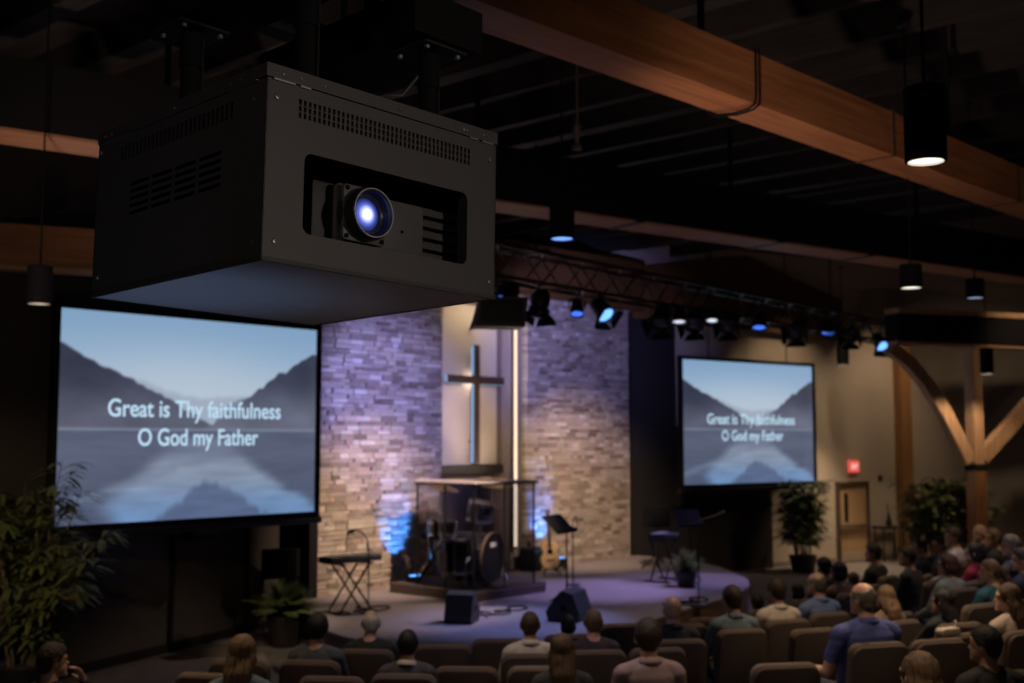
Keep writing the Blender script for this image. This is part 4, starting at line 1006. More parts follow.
# keyboards
def keyboard(label, px, py, rz, ln_, h, gooseneck, keys_n=36):
    p = onz(px, py, STZ); t = thing('keyboard', label, 'keyboard', (p[0], p[1], STZ + h), rz)
    MB().rbox((-ln_ / 2, -.15, 0), (ln_ / 2, .15, .09), .02, axis=0).build('case', DKPLASTIC, t, 40)
    ky = MB()
    for k in range(keys_n):
        x = -ln_ / 2 + .05 + k * (ln_ - .1) / keys_n; ky.box((x, .015, .085), (x + (ln_ - .1) / keys_n - .003, .13, .1))
    ky.build('keys', M('key_white', (.6, .57, .55), .4), t)
    MB().box((-ln_ / 2 + .06, -.11, .09), (ln_ / 2 - .06, -.02, .094)).build('control_panel', M('panel_grey', (.05, .05, .06), .4), t)
    s = thing('keyboard_stand', 'black X shaped stand under the ' + label.split(' on ')[0], 'keyboard stand', (p[0], p[1], STZ), rz)
    for y in (-.13, .13):
        for a_ in (-1, 1): MB().tube([(a_ * .28, y + .01 * a_, .015), (-a_ * .22, y + .01 * a_, h - .02)], .016, 8).build('leg', BLACK, s)
    for a_ in (-1, 1):
        MB().cyl((a_ * .28, -.22, .015), (a_ * .28, .22, .015), .016, n=8).build('foot_bar', BLACK, s); MB().cyl((a_ * .22, -.17, h - .02), (a_ * .22, .17, h - .02), .016, n=8).build('top_bar', BLACK, s)
    if gooseneck:
        g = thing('gooseneck_microphone', 'small gooseneck microphone standing behind the left keyboard', 'microphone', (p[0], p[1], STZ), rz)
        MB().lathe([(.0005, .03), (.02, .03), (.1, .02), (.11, 0), (.0005, 0)], 20, Matrix.Translation((.1, -.28, 0))).build('base', BLACK, g, 40)
        MB().tube([(.1, -.28, .03), (.1, -.28, h + .1), (.09, -.26, h + .3), (.02, -.22, h + .42), (-.08, -.18, h + .44)], .01, 8).build('gooseneck', BLACK, g, 60)
        MB().capsule((-.08, -.18, h + .44), (-.16, -.16, h + .41), .014, .024, 10).build('capsule', DKPLASTIC, g, 60)
keyboard('black stage keyboard on its X stand before the left stone wing', 350, 612, R(-4), .86, .68, True)
keyboard('small dark keyboard on a stand at the right of the stage', 664, 581, R(10), .62, .70, False, 26)
# loudspeakers on poles
def pole_speaker(label, p, rz, h, w=.5, hh=.42):
    t = thing('pole_speaker', label, 'speaker', p, rz)
    MB().tube([(0, 0, .05), (0, 0, h)], .018, 8).build('pole', BLACK, t); tripod(t, .3, .3, .013, BLACK)
    MB().prism([(-w / 2, -.16), (w * .32, -.16), (w / 2, .0), (w * .4, .18), (-w * .2, .2), (-w / 2, .05)], h, h + hh).build('cabinet', SHADEB, t)
    MB().rbox((-w / 2 + .03, -.175, h + .03), (w * .3, -.158, h + hh - .03), .02).build('grille', SHADEB, t, 30)
p = onz(281, 640, 0)
pole_speaker('black speaker on a pole behind the potted fern at left', (p[0] + .25, p[1] + .35, 0), R(-20), .82, .56, .40)
p = onz(658, 570, STZ)
pole_speaker('black speaker on a pole at the back right of the stage', (p[0], p[1], STZ), R(-25), .78, .55, .36)
# coiled cables and pedals on the stage
for k, (px, py, l_) in enumerate(((505, 612, 'black cable snaking on the stage between the two floor monitors'), (690, 603, 'black cable coiled round the right microphone stand base'), (365, 612, 'black cable and pedal lead under the left keyboard'))):
    p = onz(px, py, STZ); mb = MB(); pts = []
    for i in range(40):
        a = i * .55; rr = .12 + .1 * math.sin(i * .21); pts.append((rr * math.cos(a) + (i - 20) * .02, rr * math.sin(a) * .8 + .05 * math.sin(i * .4), .014 + .004 * (i % 3)))
    o = mb.tube(pts, .011, 6).build('stage_cable', MATTE, None, 60); o.location = (p[0], p[1], STZ); tag(o, l_, 'cable')

# ------------------------------------------------------------------ plants
def leaf(mb, base, tip, width, sag=.15, fold=.15, n=3):
    b = Vector(base); t = Vector(tip); d = t - b; s = d.cross(Vector((0, 0, 1))); s = s.normalized() if s.length > 1e-6 else Vector((1, 0, 0))
    up = s.cross(d).normalized(); vs = []; 
    for i in range(n + 1):
        f = i / n; c = b + d * f - Vector((0, 0, sag * d.length * f * f)); w = width * math.sin(PI * min(.97, .08 + f * .9)) * .5
        vs += [c - s * w + up * w * fold, c, c + s * w + up * w * fold]
    fs = []
    for i in range(n):
        k = i * 3; fs += [(k, k + 1, k + 4, k + 3), (k + 1, k + 2, k + 5, k + 4)]
    mb.add(vs, fs)
def leafmat(name, c1, var=.45):
    m = M(name, c1, .5, 0, var, 9.); return m
LEAF = leafmat('leaf_green', (.11, .13, .04)); LEAF2 = leafmat('fern_green', (.11, .165, .05)); STEMM = M('stem_brown', (.13, .10, .05), .7)
POT = M('pot_black', (.03, .026, .024), .5)
def pot(parent, r, h):
    MB().lathe([(.0005, 0), (r * .72, 0), (r * .78, .02), (r * .97, h - .04), (r, h - .03), (r, h), (r * .9, h), (r * .88, h - .05), (.0005, h - .05)], 28).build('pot', POT, parent, 40)
    MB().lathe([(r * .87, h - .045), (.0005, h - .03)], 20).build('soil', M('soil', (.03, .022, .016), .95), parent)
def fern(label, loc, r, h, fr, n=70, rz=0, name='potted_fern'):
    t = thing(name, label, 'plant', loc, rz); pot(t, r, h)
    fo = MB(); sm_ = MB()
    for k in range(n):
        az = random.uniform(0, 2 * PI); el = random.uniform(.45, 1.45); L_ = fr * random.uniform(.65, 1.05)
        pts = []
        for i in range(9):
            f = i / 8; rr = L_ * f * math.cos(el) * (1 + .25 * f); zz = h + L_ * (f * math.sin(el) - .38 * f * f * (1.4 - el * .7))
            pts.append(Vector((rr * math.cos(az), rr * math.sin(az), zz)))
        sm_.tube(pts, [.006 * (1 - .8 * i / 8) for i in range(9)], 4)
        for i in range(1, 9):
            d = (pts[i] - pts[i - 1]).normalized(); sd = Vector((-math.sin(az), math.cos(az), 0)); wl_ = .16 * L_ * math.sin(PI * (i + .5) / 10)
            for sg in (-1, 1):
                for off_ in (0, .5):
                    b = pts[i - 1].lerp(pts[i], off_); leaf(fo, b, b + sd * sg * wl_ + d * wl_ * .55, wl_ * .38, .2, .1, 2)
    fo.build('foliage', LEAF2, t); sm_.build('stems', STEMM, t)
def bamboo(label, loc, r, h, height, spread, nst=9, nl=26, lsize=.26, rz=0, lean_=(0, 0), cat_name='potted_bamboo', potted=True, extra=(), lw=.25):
    t = thing(cat_name, label, 'plant', loc, rz)
    if potted: pot(t, r, h)
    fo = MB(); sm_ = MB()
    for k in range(nst + len(extra)):
        az = 2 * PI * k / nst + random.uniform(-.4, .4); sp = spread * random.uniform(.25, 1.); Hh = height * random.uniform(.6, 1.0)
        b0 = Vector((r * .5 * math.cos(az), r * .5 * math.sin(az), h - .05)); tp = Vector((sp * math.cos(az) + lean_[0], sp * math.sin(az) + lean_[1], Hh))
        if k >= nst: tp = Vector(extra[k - nst])
        pts = [b0.lerp(tp, i / 10) + Vector((0, 0, .10 * height * math.sin(PI * i / 10))) for i in range(11)]
        sm_.tube(pts, [.014 * (1 - .75 * i / 10) for i in range(11)], 5)
        for j in range(nl):
            f = .15 + .85 * j / nl; q = f * 10; i = min(int(q), 9); c = pts[i].lerp(pts[i + 1], q - i)
            a2 = random.uniform(0, 2 * PI); bl = random.uniform(.08, .28) * (1.15 - f * .6)
            e_ = c + Vector((math.cos(a2) * bl, math.sin(a2) * bl, bl * random.uniform(.1, .7)))
            sm_.tube([c, e_], [.004, .002], 3)
            for m_ in range(4):
                a3 = a2 + random.uniform(-1., 1.); l_ = lsize * random.uniform(.6, 1.1); st_ = c.lerp(e_, .4 + .2 * m_)
                leaf(fo, st_, st_ + Vector((math.cos(a3) * l_, math.sin(a3) * l_, l_ * random.uniform(-.25, .45))), l_ * lw, .3, .2, 3)
    fo.build('foliage', LEAF, t); sm_.build('stems', STEMM, t)
p = onz(284, 646, 0)
fern('bushy green fern in a black pot on the floor before the stage', (p[0], p[1], 0), .25, .42, .62, 130)
p = onz(22, 700, 0)
bamboo('tall leafy bamboo in a dark pot at the left edge before the screen', (p[0], p[1], 0), .3, .4, 2.5, .62, 13, 28, .27, extra=[tuple(atd(x_, y_, d_) - np.array([p[0], p[1], 0])) for x_, y_, d_ in ((108, 533, 12.3), (62, 462, 12.2), (95, 560, 12.0), (75, 600, 12.0))], lw=.2)
sP, _ = along_right(803, 545, 1.05)
pq = rmat @ Vector((sP, -1.05, 0))
bamboo('bushy potted plant between the smaller screen and the wooden door', tuple(pq), .3, .36, 2.05, .56, 18, 28, .30)
pq = frame_pt(1002, 500) ; 
bamboo('dark leafy plant behind the timber post at far right', (base[0] + 1.0, base[1] + .75, 0), .3, .45, 2.1, .8, 16, 26, .32)
bamboo('dim leafy plant left of the timber post at far right', (base[0] + .1, base[1] + 1.0, 0), .3, .4, 2.0, .6, 14, 24, .3)
p = onz(676, 586, STZ)
STAGE_FERN = (p[0], p[1] - .2, STZ + .4)
fern('small green fern with drooping leaves on the right of the stage', (p[0], p[1] - .2, STZ), .17, .24, .46, 60)

# ------------------------------------------------------------------ people
SKIN = {'light': M('skin_light', (.50, .30, .21), .5, 0, .06, 20.), 'tan': M('skin_tan', (.38, .21, .14), .5, 0, .06, 20.), 'pink': M('skin_pink', (.52, .29, .22), .45, 0, .06, 20.)}
def hairmat(name, c): return M('hair_' + name, c, .62, 0, .6, 6., .5, (14, 14, 2), spec=.35)
HAIR = {k: hairmat(k, c) for k, c in {'black': (.012, .010, .010), 'dark': (.028, .018, .013), 'brown': (.06, .035, .02), 'lightbrown': (.12, .075, .045), 'blond': (.15, .09, .05), 'honey': (.09, .055, .032), 'grey': (.24, .22, .2), 'white': (.5, .46, .42), 'saltpepper': (.11, .095, .08), 'auburn': (.075, .032, .018)}.items()}
TROUS = M('trousers_dark', (.018, .02, .03), .85, 0, .2, 30.); JEANS = M('jeans', (.03, .045, .085), .85, 0, .25, 40.)
SHOE = M('shoe_leather', (.015, .012, .01), .5)
def cloth(name, c, var=.18, scale=25.): return M('cloth_' + name, c, .85, 0, var, scale, .15)
EYEW = M('eye', (.02, .015, .012), .2)

class Body:
    def __init__(s): s.mb = MB(); s.seg = []
    def cap(s, tag_, a, b, r0, r1, n=12): s.mb.capsule(a, b, r0, r1, n); s.seg.append((tag_, np.array(a, float), np.array(b, float), r0, r1))
    def ell(s, tag_, c, r, rot=None, n=18, m=12):
        s.mb.ell(c, r, n, m, rot); k = max(range(3), key=lambda i: r[i]); d = np.zeros(3); rr = sorted(r)[1]
        d[k] = max(r[k] - rr, 0); v = np.array((rot @ Vector(d)) if rot is not None else d); c = np.array(c, float)
        s.seg.append((tag_, c - v, c + v, rr, rr))
def remesh(mb, voxel, smooth_it=4, fac=.5):
    me = mb.mesh('tmp'); o = bpy.data.objects.new('tmp', me); COL.objects.link(o)
    m = o.modifiers.new('r', 'REMESH'); m.mode = 'VOXEL'; m.voxel_size = voxel; m.use_smooth_shade = True
    if smooth_it:
        k = o.modifiers.new('s', 'SMOOTH'); k.iterations = smooth_it; k.factor = fac
    dg = bpy.context.evaluated_depsgraph_get(); dg.update()
    out = bpy.data.meshes.new_from_object(o.evaluated_get(dg)); bpy.data.objects.remove(o); bpy.data.meshes.remove(me)
    return out
def arrays(me):
    v = np.empty(len(me.vertices) * 3); me.vertices.foreach_get('co', v); v = v.reshape(-1, 3)
    nn_ = np.empty(len(me.vertices) * 3); me.vertices.foreach_get('normal', nn_); nn_ = nn_.reshape(-1, 3)
    f = [tuple(p.vertices) for p in me.polygons]
    return v, nn_, f
def classify(pts, seg):
    best = np.full(len(pts), 1e9); idx = np.zeros(len(pts), int); tags = []
    for i, (t, a, b, r0, r1) in enumerate(seg):
        d = b - a; L2 = d @ d; h = np.clip(((pts - a) @ d) / L2, 0, 1) if L2 > 1e-9 else np.zeros(len(pts))
        q = np.linalg.norm(pts - (a + h[:, None] * d), axis=1) - (r0 + (r1 - r0) * h)
        m = q < best; best[m] = q[m]; idx[m] = i
    names = np.array([t for t, *_ in seg]); return names[idx]
def shell_from(v, nn_, f, mask, off, name, mat, parent, jitter=None):
    """a garment or head of hair: the masked faces lifted off the body, with a turned-in rim"""
    fs = [f[i] for i in np.nonzero(mask)[0]]
    if not fs: return None
    used = sorted({i for q in fs for i in q}); mp = {o: i for i, o in enumerate(used)}; U = np.array(used)
    o_ = np.full(len(U), off) if np.isscalar(off) else off[U]
    P = v[U] + nn_[U] * o_[:, None]
    if jitter is not None: P = P + jitter[U]
    fs = [tuple(mp[i] for i in q) for q in fs]
    cnt = {}
    for q in fs:
        for k in range(len(q)):
            a, b = q[k], q[(k + 1) % len(q)]; cnt[(a, b)] = cnt.get((a, b), 0) + 1
    rim = [(a, b) for a, b in cnt if (b, a) not in cnt]
    # relax the rim so hems, necklines and hairlines run smooth
    nb = {}
    for a, b in rim: nb.setdefault(a, set()).add(b); nb.setdefault(b, set()).add(a)
    base = v[U].copy()
    ring = [k for k in nb if len(nb[k]) == 2]; ra_ = np.array(ring, int); n0 = np.array([sorted(nb[k])[0] for k in ring], int); n1 = np.array([sorted(nb[k])[1] for k in ring], int)
    if len(ring):
        for _ in range(8):
            P[ra_] = P[ra_] * .4 + (P[n0] + P[n1]) * .3; base[ra_] = base[ra_] * .4 + (base[n0] + base[n1]) * .3
    inn = {}; V = [tuple(p) for p in P]
    for a, b in rim:
        for w in (a, b):
            if w not in inn: inn[w] = len(V); V.append(tuple(base[w] - nn_[U[w]] * .006))
    fs += [(b, a, inn[a], inn[b]) for a, b in rim]
    me = bpy.data.meshes.new(name); me.from_pydata(V, [], fs); me.validate()
    return link(name, me, mat, parent, 180)

def lerp3(a, b, t): return tuple(a[i] + (b[i] - a[i]) * t for i in range(3))
def hand(B, wrist, direction, palm_n, curl=.5, side=1, s=1.0):
    """palm, four unequal bent fingers and a thumb leaving the side of the palm"""
    d = Vector(direction).normalized(); n = Vector(palm_n); n = (n - d * n.dot(d)).normalized(); sd = d.cross(n) * side
    w = Vector(wrist)
    for k in (-1, -.33, .33, 1): B.cap('hand', tuple(w + sd * .012 * k + d * .01), tuple(w + d * .085 * s + sd * .029 * k * s), .016 * s, .0125 * s, 8)
    for k, ln_ in ((-1, .062), (-.33, .074), (.33, .080), (1, .070)):
        p = w + d * .088 * s + sd * .029 * k * s; dd = d.copy()
        for j, fr_ in enumerate((.45, .32, .23)):
            dd = (dd + n * curl * (.45 + .25 * j)).normalized(); q = p + dd * ln_ * fr_ * s
            B.cap('hand', tuple(p), tuple(q), (.0105 - .001 * j) * s, (.0098 - .001 * j) * s, 8); p = q
    p = w + d * .022 * s + sd * .032 * s; q = p + (d * .6 + sd * .75 + n * .25).normalized() * .042 * s; r_ = q + (d * .85 + sd * .2 + n * .4).normalized() * .034 * s
    B.cap('hand', tuple(p), tuple(q), .0135 * s, .0115 * s, 8); B.cap('hand', tuple(q), tuple(r_), .0112 * s, .009 * s, 8)

def person(px, py, fl_, s, hair, hcol, shirt, label, skin='light', yaw=0., lean=0., pitch=0., sleeve=True, female=False, arms='lap', voxel=.0105, face=None, extra=None, build_=1.0, trousers=None, tilt=0.):
    zhead = fl_ + .5 + (1.235 - .5) * s
    hp = onz(px, py, zhead)
    ff = np.array(face) if face is not None else FOCUS
    rz = math.atan2(ff[1] - hp[1], ff[0] - hp[0]) - PI / 2
    hip = Vector((0, 0, .52)); HZ = 1.235
    def S(p): return tuple(hip + (Vector(p) - hip) * s)
    lx = lambda z: -.01 + lean * (z - .5) - .10 * max(0, min(1, (z - .5) / .5)) * (1 if lean < .12 else .4)
    bw = (.93 if female else 1.0) * build_
    B = Body()
    # torso: one loft of ellipses from seat to collar
    secs = [(.455, .155, .12), (.49, .178, .145), (.56, .172, .138), (.66, .155 * (1 if not female else .95), .122), (.78, .166, .124), (.90, .183, .122), (.98, .186, .106), (1.035, .15, .085), (1.075, .085, .066), (1.10, .058, .058)]
    rs = []; 
    for z, rx, ry in secs:
        cz = S((0, lx(z), z)); k = s
        rs.append([(cz[0] + rx * bw * k * math.copysign(abs(math.cos(2 * PI * j / 20)) ** .85, math.cos(2 * PI * j / 20)), cz[1] + ry * build_ * k * math.sin(2 * PI * j / 20), cz[2]) for j in range(20)])
    B.mb.rings(rs, True)
    for xo in (-.075, 0, .075): B.seg.append(('torso', np.array(S((xo, lx(.55), .55))), np.array(S((xo, lx(1.0), 1.0))), .115 * s * bw, .095 * s * bw))
    shz = 1.0; shx = .178 * bw
    for sg in (-1, 1):
        B.cap('torso', S((sg * .05, lx(1.05), 1.045)), S((sg * shx, lx(.99), shz)), .058 * s, .062 * s)
        # legs
        hx = sg * .095; B.cap('thigh', (hx, -.01, .53), (sg * .125, .42, .525), .088, .062)
        B.cap('shin', (sg * .125, .42, .52), (sg * .12, .40, .1), .056, .038)
        B.cap('foot', (sg * .12, .37, .05), (sg * .135, .57, .04), .04, .032)
        if female: B.ell('torso', S((sg * .075, lx(.9) + .10, .885)), (.062 * s, .055 * s, .06 * s))
    def arm(sg, el, wr, hd, pn, curl, hs=1.0):
        sh = S((sg * (shx + .012), lx(.99), shz - .005)); B.cap('uarm', sh, el, .056 * s * build_, .043 * s); B.cap('farm', el, wr, .041 * s, .028 * s); hand(B, wr, hd, pn, curl, -sg, hs * s)
    for sg in (-1, 1):
        mode = arms if isinstance(arms, str) else arms[0 if sg < 0 else 1]
        if mode == 'lap': arm(sg, S((sg * .245, lx(.74) + .04, .745)), S((sg * .13, .24, .64)), (-sg * .45, .8, -.25), (0, -.2, -1), .5)
        elif mode == 'chin': arm(sg, S((sg * .20, .30, .80)), S((sg * .105, .215, 1.055)), (-sg * .35, -.3, .9), (-sg * .4, -.8, -.3), .9)
        elif mode == 'side': 
            sh = S((sg * (shx + .012), lx(.99), shz)); arm(sg, S((sg * .285, -.03, .72)), S((sg * .42, .14, .72)), (sg * .6, .75, -.1), (0, .2, -1), .55)
        elif mode == 'knee': arm(sg, S((sg * .235, .12, .73)), S((sg * .14, .36, .63)), (-sg * .1, .95, -.25), (0, -.25, -1), .6)
    # neck and head
    Hc = Vector(S((0, lx(1.06) + .035 + .06 * lean, HZ))); HR = Euler((R(-pitch), R(tilt), R(yaw)), 'XYZ').to_matrix()
    def Hp(x, y, z): return tuple(Hc + HR @ (Vector((x, y, z)) * s))
    hs_ = s * (1.0 if not female else .96)
    B.cap('neck', S((0, lx(1.05) - .005, 1.05)), Hp(0, -.018, -.075), .063 * s * (1 if not female else .82), .058 * s * (1 if not female else .86))
    B.ell('head', Hp(0, -.006, .018), (.080 * hs_, .098 * hs_, .102 * hs_), HR)
    B.ell('head', Hp(0, -.035, -.03), (.068 * hs_, .062 * hs_, .062 * hs_), HR)
    B.ell('head', Hp(0, .028, -.052), (.060 * hs_, .068 * hs_, .066 * hs_), HR)
    B.cap('head', Hp(-.014, .080, -.096), Hp(.014, .080, -.096), .021 * hs_, .021 * hs_)
    B.cap('head', Hp(0, .086, .006), Hp(0, .103, -.028), .009 * hs_, .0125 * hs_)
    B.cap('head', Hp(-.036, .074, .026), Hp(.036, .074, .026), .016 * hs_, .016 * hs_)
    B.cap('head', Hp(-.018, .088, -.066), Hp(.018, .088, -.066), .0095 * hs_, .0095 * hs_)
    for sg in (-1, 1): B.ell('ear', Hp(sg * .085, -.006, -.012), (.012 * hs_, .022 * hs_, .034 * hs_), HR)
    me = remesh(B.mb, voxel, 3)
    root = thing('person', label, 'person', (0, 0, 0), rz)
    off = Matrix.Rotation(rz, 3, 'Z') @ Vector((Hc.x, Hc.y, 0)); base_ = Vector((hp[0] - off.x, hp[1] - off.y, fl_))
    root.location = base_
    link('body', me, SKIN[skin], root, 180)
    v, nn_, f = arrays(me)
    fc = np.array([v[list(q)].mean(0) for q in f]); tg = classify(fc, B.seg)
    # clothes
    el_r = np.linalg.norm
    collar_z = S((0, 0, 1.085))[2]
    sh_mask = ((tg == 'torso') | (tg == 'uarm') | ((tg == 'farm') if sleeve else np.zeros(len(fc), bool)) | ((tg == 'neck') & (fc[:, 2] < collar_z - .02))) & (fc[:, 2] > .50)
    if not sleeve:
        # sleeves end above the elbow
        keep = np.ones(len(fc), bool)
        for t, a, b, r0, r1 in B.seg:
            if t == 'uarm':
                d = b - a; h = ((fc - a) @ d) / (d @ d); keep &= ~((tg == 'uarm') & (h > .72) & (np.linalg.norm(fc - (a + np.clip(h, 0, 1.2)[:, None] * d), axis=1) < .075))
        sh_mask &= keep
    wr = np.array([mnoise.noise(Vector(p) * 9.0) for p in v]) * .006
    fold = np.array([mnoise.noise(Vector((p[0] * 5, p[1] * 5, p[2] * 22))) for p in v]) * .004
    shell_from(v, nn_, f, sh_mask, np.maximum(.009 * s + wr + fold, .003), 'shirt', shirt, root)
    tr_mask = (tg == 'thigh') | (tg == 'shin') | ((tg == 'torso') & (fc[:, 2] <= .50))
    shell_from(v, nn_, f, tr_mask, np.maximum(.006 + wr, .002), 'trousers', trousers or TROUS, root)
    shell_from(v, nn_, f, tg == 'foot', .006, 'shoes', SHOE, root)
    # hair
    HRi = np.array(HR.inverted()); loc_v = ((v - np.array(Hc)) @ HRi.T) / s; loc_f = ((fc - np.array(Hc)) @ HRi.T) / s
    hd = (tg == 'head') | (tg == 'neck')
    x_, y_, z_ = loc_f[:, 0], loc_f[:, 1], loc_f[:, 2]
    line = np.interp(y_, [-.12, -.06, -.035, -.015, .03, .05, .075, .12], [-.088, -.082, -.055, -.02, .012, .05, .066, .072])
    cap_ = hd & (z_ > line) & (z_ > -.10)
    if hair == 'balding': cap_ &= ~((z_ > .058 + .25 * np.maximum(0, -y_ - .055)) & (y_ > -.075)) & (z_ < .085)
    if hair == 'cropback': cap_ &= (z_ > -.06)
    jit = np.array([mnoise.noise_vector(Vector(p) * 60.) for p in v]) * .0035
    hm = HAIR[hcol]
    if hair in ('short', 'balding', 'crop', 'cropback'):
        th = {'short': .015, 'balding': .006, 'crop': .007, 'cropback': .008}[hair] * s
        top = np.interp(loc_v[:, 2], [-.09, -.03, .05, .11], [.25, .6, 1.0, 1.25]) if hair == 'short' else np.interp(loc_v[:, 2], [-.09, 0, .1], [.4, 1, 1])
        shell_from(v, nn_, f, cap_, th * top, 'hair', hm, root, jit * (1.0 if hair == 'short' else .4))
    elif hair in ('long', 'ponytail', 'bob', 'longpart'):
        hb_ = MB()
        hb_.ell(Hp(0, -.02, .026), (.091 * s, .102 * s, .107 * s), 20, 14, HR)
        if hair == 'bob':
            hb_.ell(Hp(0, -.035, -.03), (.098 * s, .085 * s, .085 * s), 20, 12, HR)
            for sg in (-1, 1): hb_.capsule(Hp(sg * .075, -.02, .02), Hp(sg * .078, .0, -.09), .024 * s, .018 * s)
        elif hair == 'ponytail':
            hb_.ell(Hp(0, -.04, -.02), (.078 * s, .07 * s, .08 * s), 18, 12, HR)
            hb_.tube([Hp(0, -.10, .0), Hp(0, -.135, -.03), Hp(0, -.15, -.09), Hp(.004, -.155, -.17), Hp(.008, -.16, -.25), Hp(.0, -.165, -.33)], [.022 * s, .03 * s, .04 * s, .042 * s, .034 * s, .008 * s], 12)
        else:
            ln_ = .34 if hair == 'long' else .25
            for xo, yo, zo, r0, r1 in ((-.05, -.045, 1, .042, .028), (-.02, -.06, 1.05, .05, .028), (.02, -.06, 1.0, .05, .03), (.05, -.045, .95, .042, .026), (-.072, -.012, .8, .028, .016), (.072, -.012, .75, .028, .016)):
                back = S((0, lx(.95) - .125 * build_, .95)); z1 = -ln_ * zo
                e_ = Vector(Hp(xo * 1.15, yo, 0)); e1 = Vector((e_.x * .82 + Hc.x * .18, min(e_.y - .03 * s, back[1] - .005) + (.06 if abs(xo) > .07 else 0), Hc.z + z1 * s)); em = e_.lerp(e1, .5) + Vector((0, -.018, 0)) * s
                hb_.tube([Hp(xo, yo * .9, .03), tuple(e_.lerp(em, .4)), tuple(em), tuple(em.lerp(e1, .6)), tuple(e1)], [r0 * .8 * s, r0 * s, r0 * 1.02 * s, r1 * 1.15 * s, r1 * .25 * s], 10)
        hme = remesh(hb_, .009, 2)
        hv, hn, hf = arrays(hme)
        lz = np.arctan2(hv[:, 0] - Hc.x, -(hv[:, 1] - Hc.y)); amp = .0035 * np.sin(lz * 26 + 2.0 * np.sin(hv[:, 2] * 14))
        amp += np.array([mnoise.noise(Vector((p[0] * 40, p[1] * 40, p[2] * 9))) for p in hv]) * .005
        hme.vertices.foreach_set('co', (hv + hn * amp[:, None]).ravel()); hme.update()
        link('hair', hme, hm, root, 180)
        if hair == 'ponytail':
            MB().lathe([(.026 * s, -.012), (.031 * s, 0), (.026 * s, .012)], 14, Matrix.Translation(Hp(0, -.125, -.015)) @ Matrix.Rotation(R(-50), 4, 'X')).build('hair_tie', MATTE, root, 60)
    if extra == 'beard':
        bm_ = (tg == 'head') & (z_ < -.05) & (y_ > -.01); shell_from(v, nn_, f, bm_, .006, 'beard', hm, root, jit * .5)
    if extra == 'collar' or (isinstance(extra, tuple) and extra[0] == 'collar'):
        cm = extra[1] if isinstance(extra, tuple) else shirt
        c_ = Vector(S((0, lx(1.07), 1.068))); mt = Matrix.Translation(c_) @ Matrix.Rotation(R(-13), 4, 'X')
        MB().lathe([(.066 * s, .030 * s), (.074 * s, .036 * s), (.080 * s, .032 * s), (.098 * s, .002 * s), (.094 * s, -.008 * s), (.08 * s, -.008 * s), (.066 * s, .0)], 24, mt).build('collar', cm, root, 60)
    if extra == 'glasses':
        g_ = MB()
        for sg in (-1, 1):
            g_.lathe([(.02, -.002), (.023, 0), (.02, .002)], 16, Matrix.Translation(Hp(sg * .032, .106, .004)) @ HR.to_4x4() @ Matrix.Rotation(PI / 2, 4, 'X')); g_.tube([Hp(sg * .054, .1, .006), Hp(sg * .083, .03, .008), Hp(sg * .085, -.02, .0)], .0025, 5)
        g_.build('glasses', DKPLASTIC, root)
    for sg in (-1, 1):
        MB().ell(Hp(sg * .031, .081, .004), (.011 * hs_, .009 * hs_, .006 * hs_), 10, 8, HR).build('eye', EYEW, root, 180)
    return root, base_, rz
FOCUS = onz(500, 575, STZ)
people = []
C = cloth
def P(*a, **k):
    r_ = person(*a, **k); people.append((r_[0], r_[1], r_[2], a[2])); return r_

P(53, 661, 0, 1.0, 'short', 'dark', C('navy_jacket', (.018, .018, .024)), 'person in dark jacket at far left, chin resting on raised hand', 'light', yaw=-38, arms=('lap', 'chin'), voxel=.0065, lean=.1)
P(243, 653, 0, 1.06, 'longpart', 'blond', C('denim', (.11, .15, .19)), 'person with long blond hair and grey blue denim top before the fern', female=True, yaw=8)
P(318, 628, 0, .98, 'short', 'black', C('charcoal_pattern', (.05, .055, .06), .9, 22.), 'person with black hair and mottled charcoal shirt below the keyboard', 'tan')
P(371, 623, 0, .93, 'balding', 'white', C('black_jacket', (.012, .012, .014)), 'white haired balding person in black jacket', yaw=4)
P(408, 644, 0, .93, 'crop', 'black', C('slate_sweater', (.04, .045, .055)), 'person with cropped black hair, slate sweater and pale collar', 'tan', extra=('collar', C('cream_collar', (.5, .44, .36))))
P(530, 625, 0, .95, 'crop', 'brown', C('cream_shirt', (.48, .42, .35)), 'person with short brown hair in cream shirt left of the centre', extra='collar')
P(568, 625, 0, .74, 'bob', 'black', C('black_top', (.012, .012, .013)), 'person with black bob, half hidden before the centre floor monitor', female=True)
P(562, 650, 0, .98, 'long', 'brown', C('dark_cardigan', (.02, .022, .024)), 'person with long wavy brown hair and dark cardigan in the near row', female=True, yaw=-4)
P(593, 622, 0, .95, 'crop', 'lightbrown', C('burgundy_dark', (.035, .02, .03)), 'person with cropped light brown hair in dark burgundy jumper', 'pink')
P(648, 637, 0, 1.1, 'short', 'dark', C('mauve_shirt', (.24, .17, .19)), 'dark haired person in mauve shirt at bottom centre', extra='collar', yaw=-4)
P(672, 609, 0, 1.0, 'none', 'dark', C('black_jumper', (.013, .014, .018)), 'bald person in black jumper before the stage edge', 'light', extra='collar')
P(732, 599, 0, 1.02, 'short', 'dark', C('steel_blue_shirt', (.10, .13, .165)), 'dark haired person in steel blue shirt right of the bald person', extra='collar', yaw=6)
P(776, 591, 0, 1.02, 'short', 'dark', C('oatmeal_shirt', (.42, .36, .31)), 'dark haired person in oatmeal shirt in the middle of the row', 'tan', extra='collar', yaw=14)
P(817, 584, 0, 1.04, 'balding', 'saltpepper', C('blue_check_shirt', (.10, .14, .29), .5, 60.), 'person with thinning grey hair in blue checked shirt', 'pink', extra='collar', yaw=18)
P(757, 603, 0, .72, 'short', 'black', C('black_top'  , (.012, .012, .013)), 'black haired person low in the front row by the stage end', 'tan')
P(797, 592, 0, .74, 'bob', 'black', C('black_top', (.012, .012, .013)), 'person with black hair in front of the oatmeal shirt and blue check shirt', female=True)
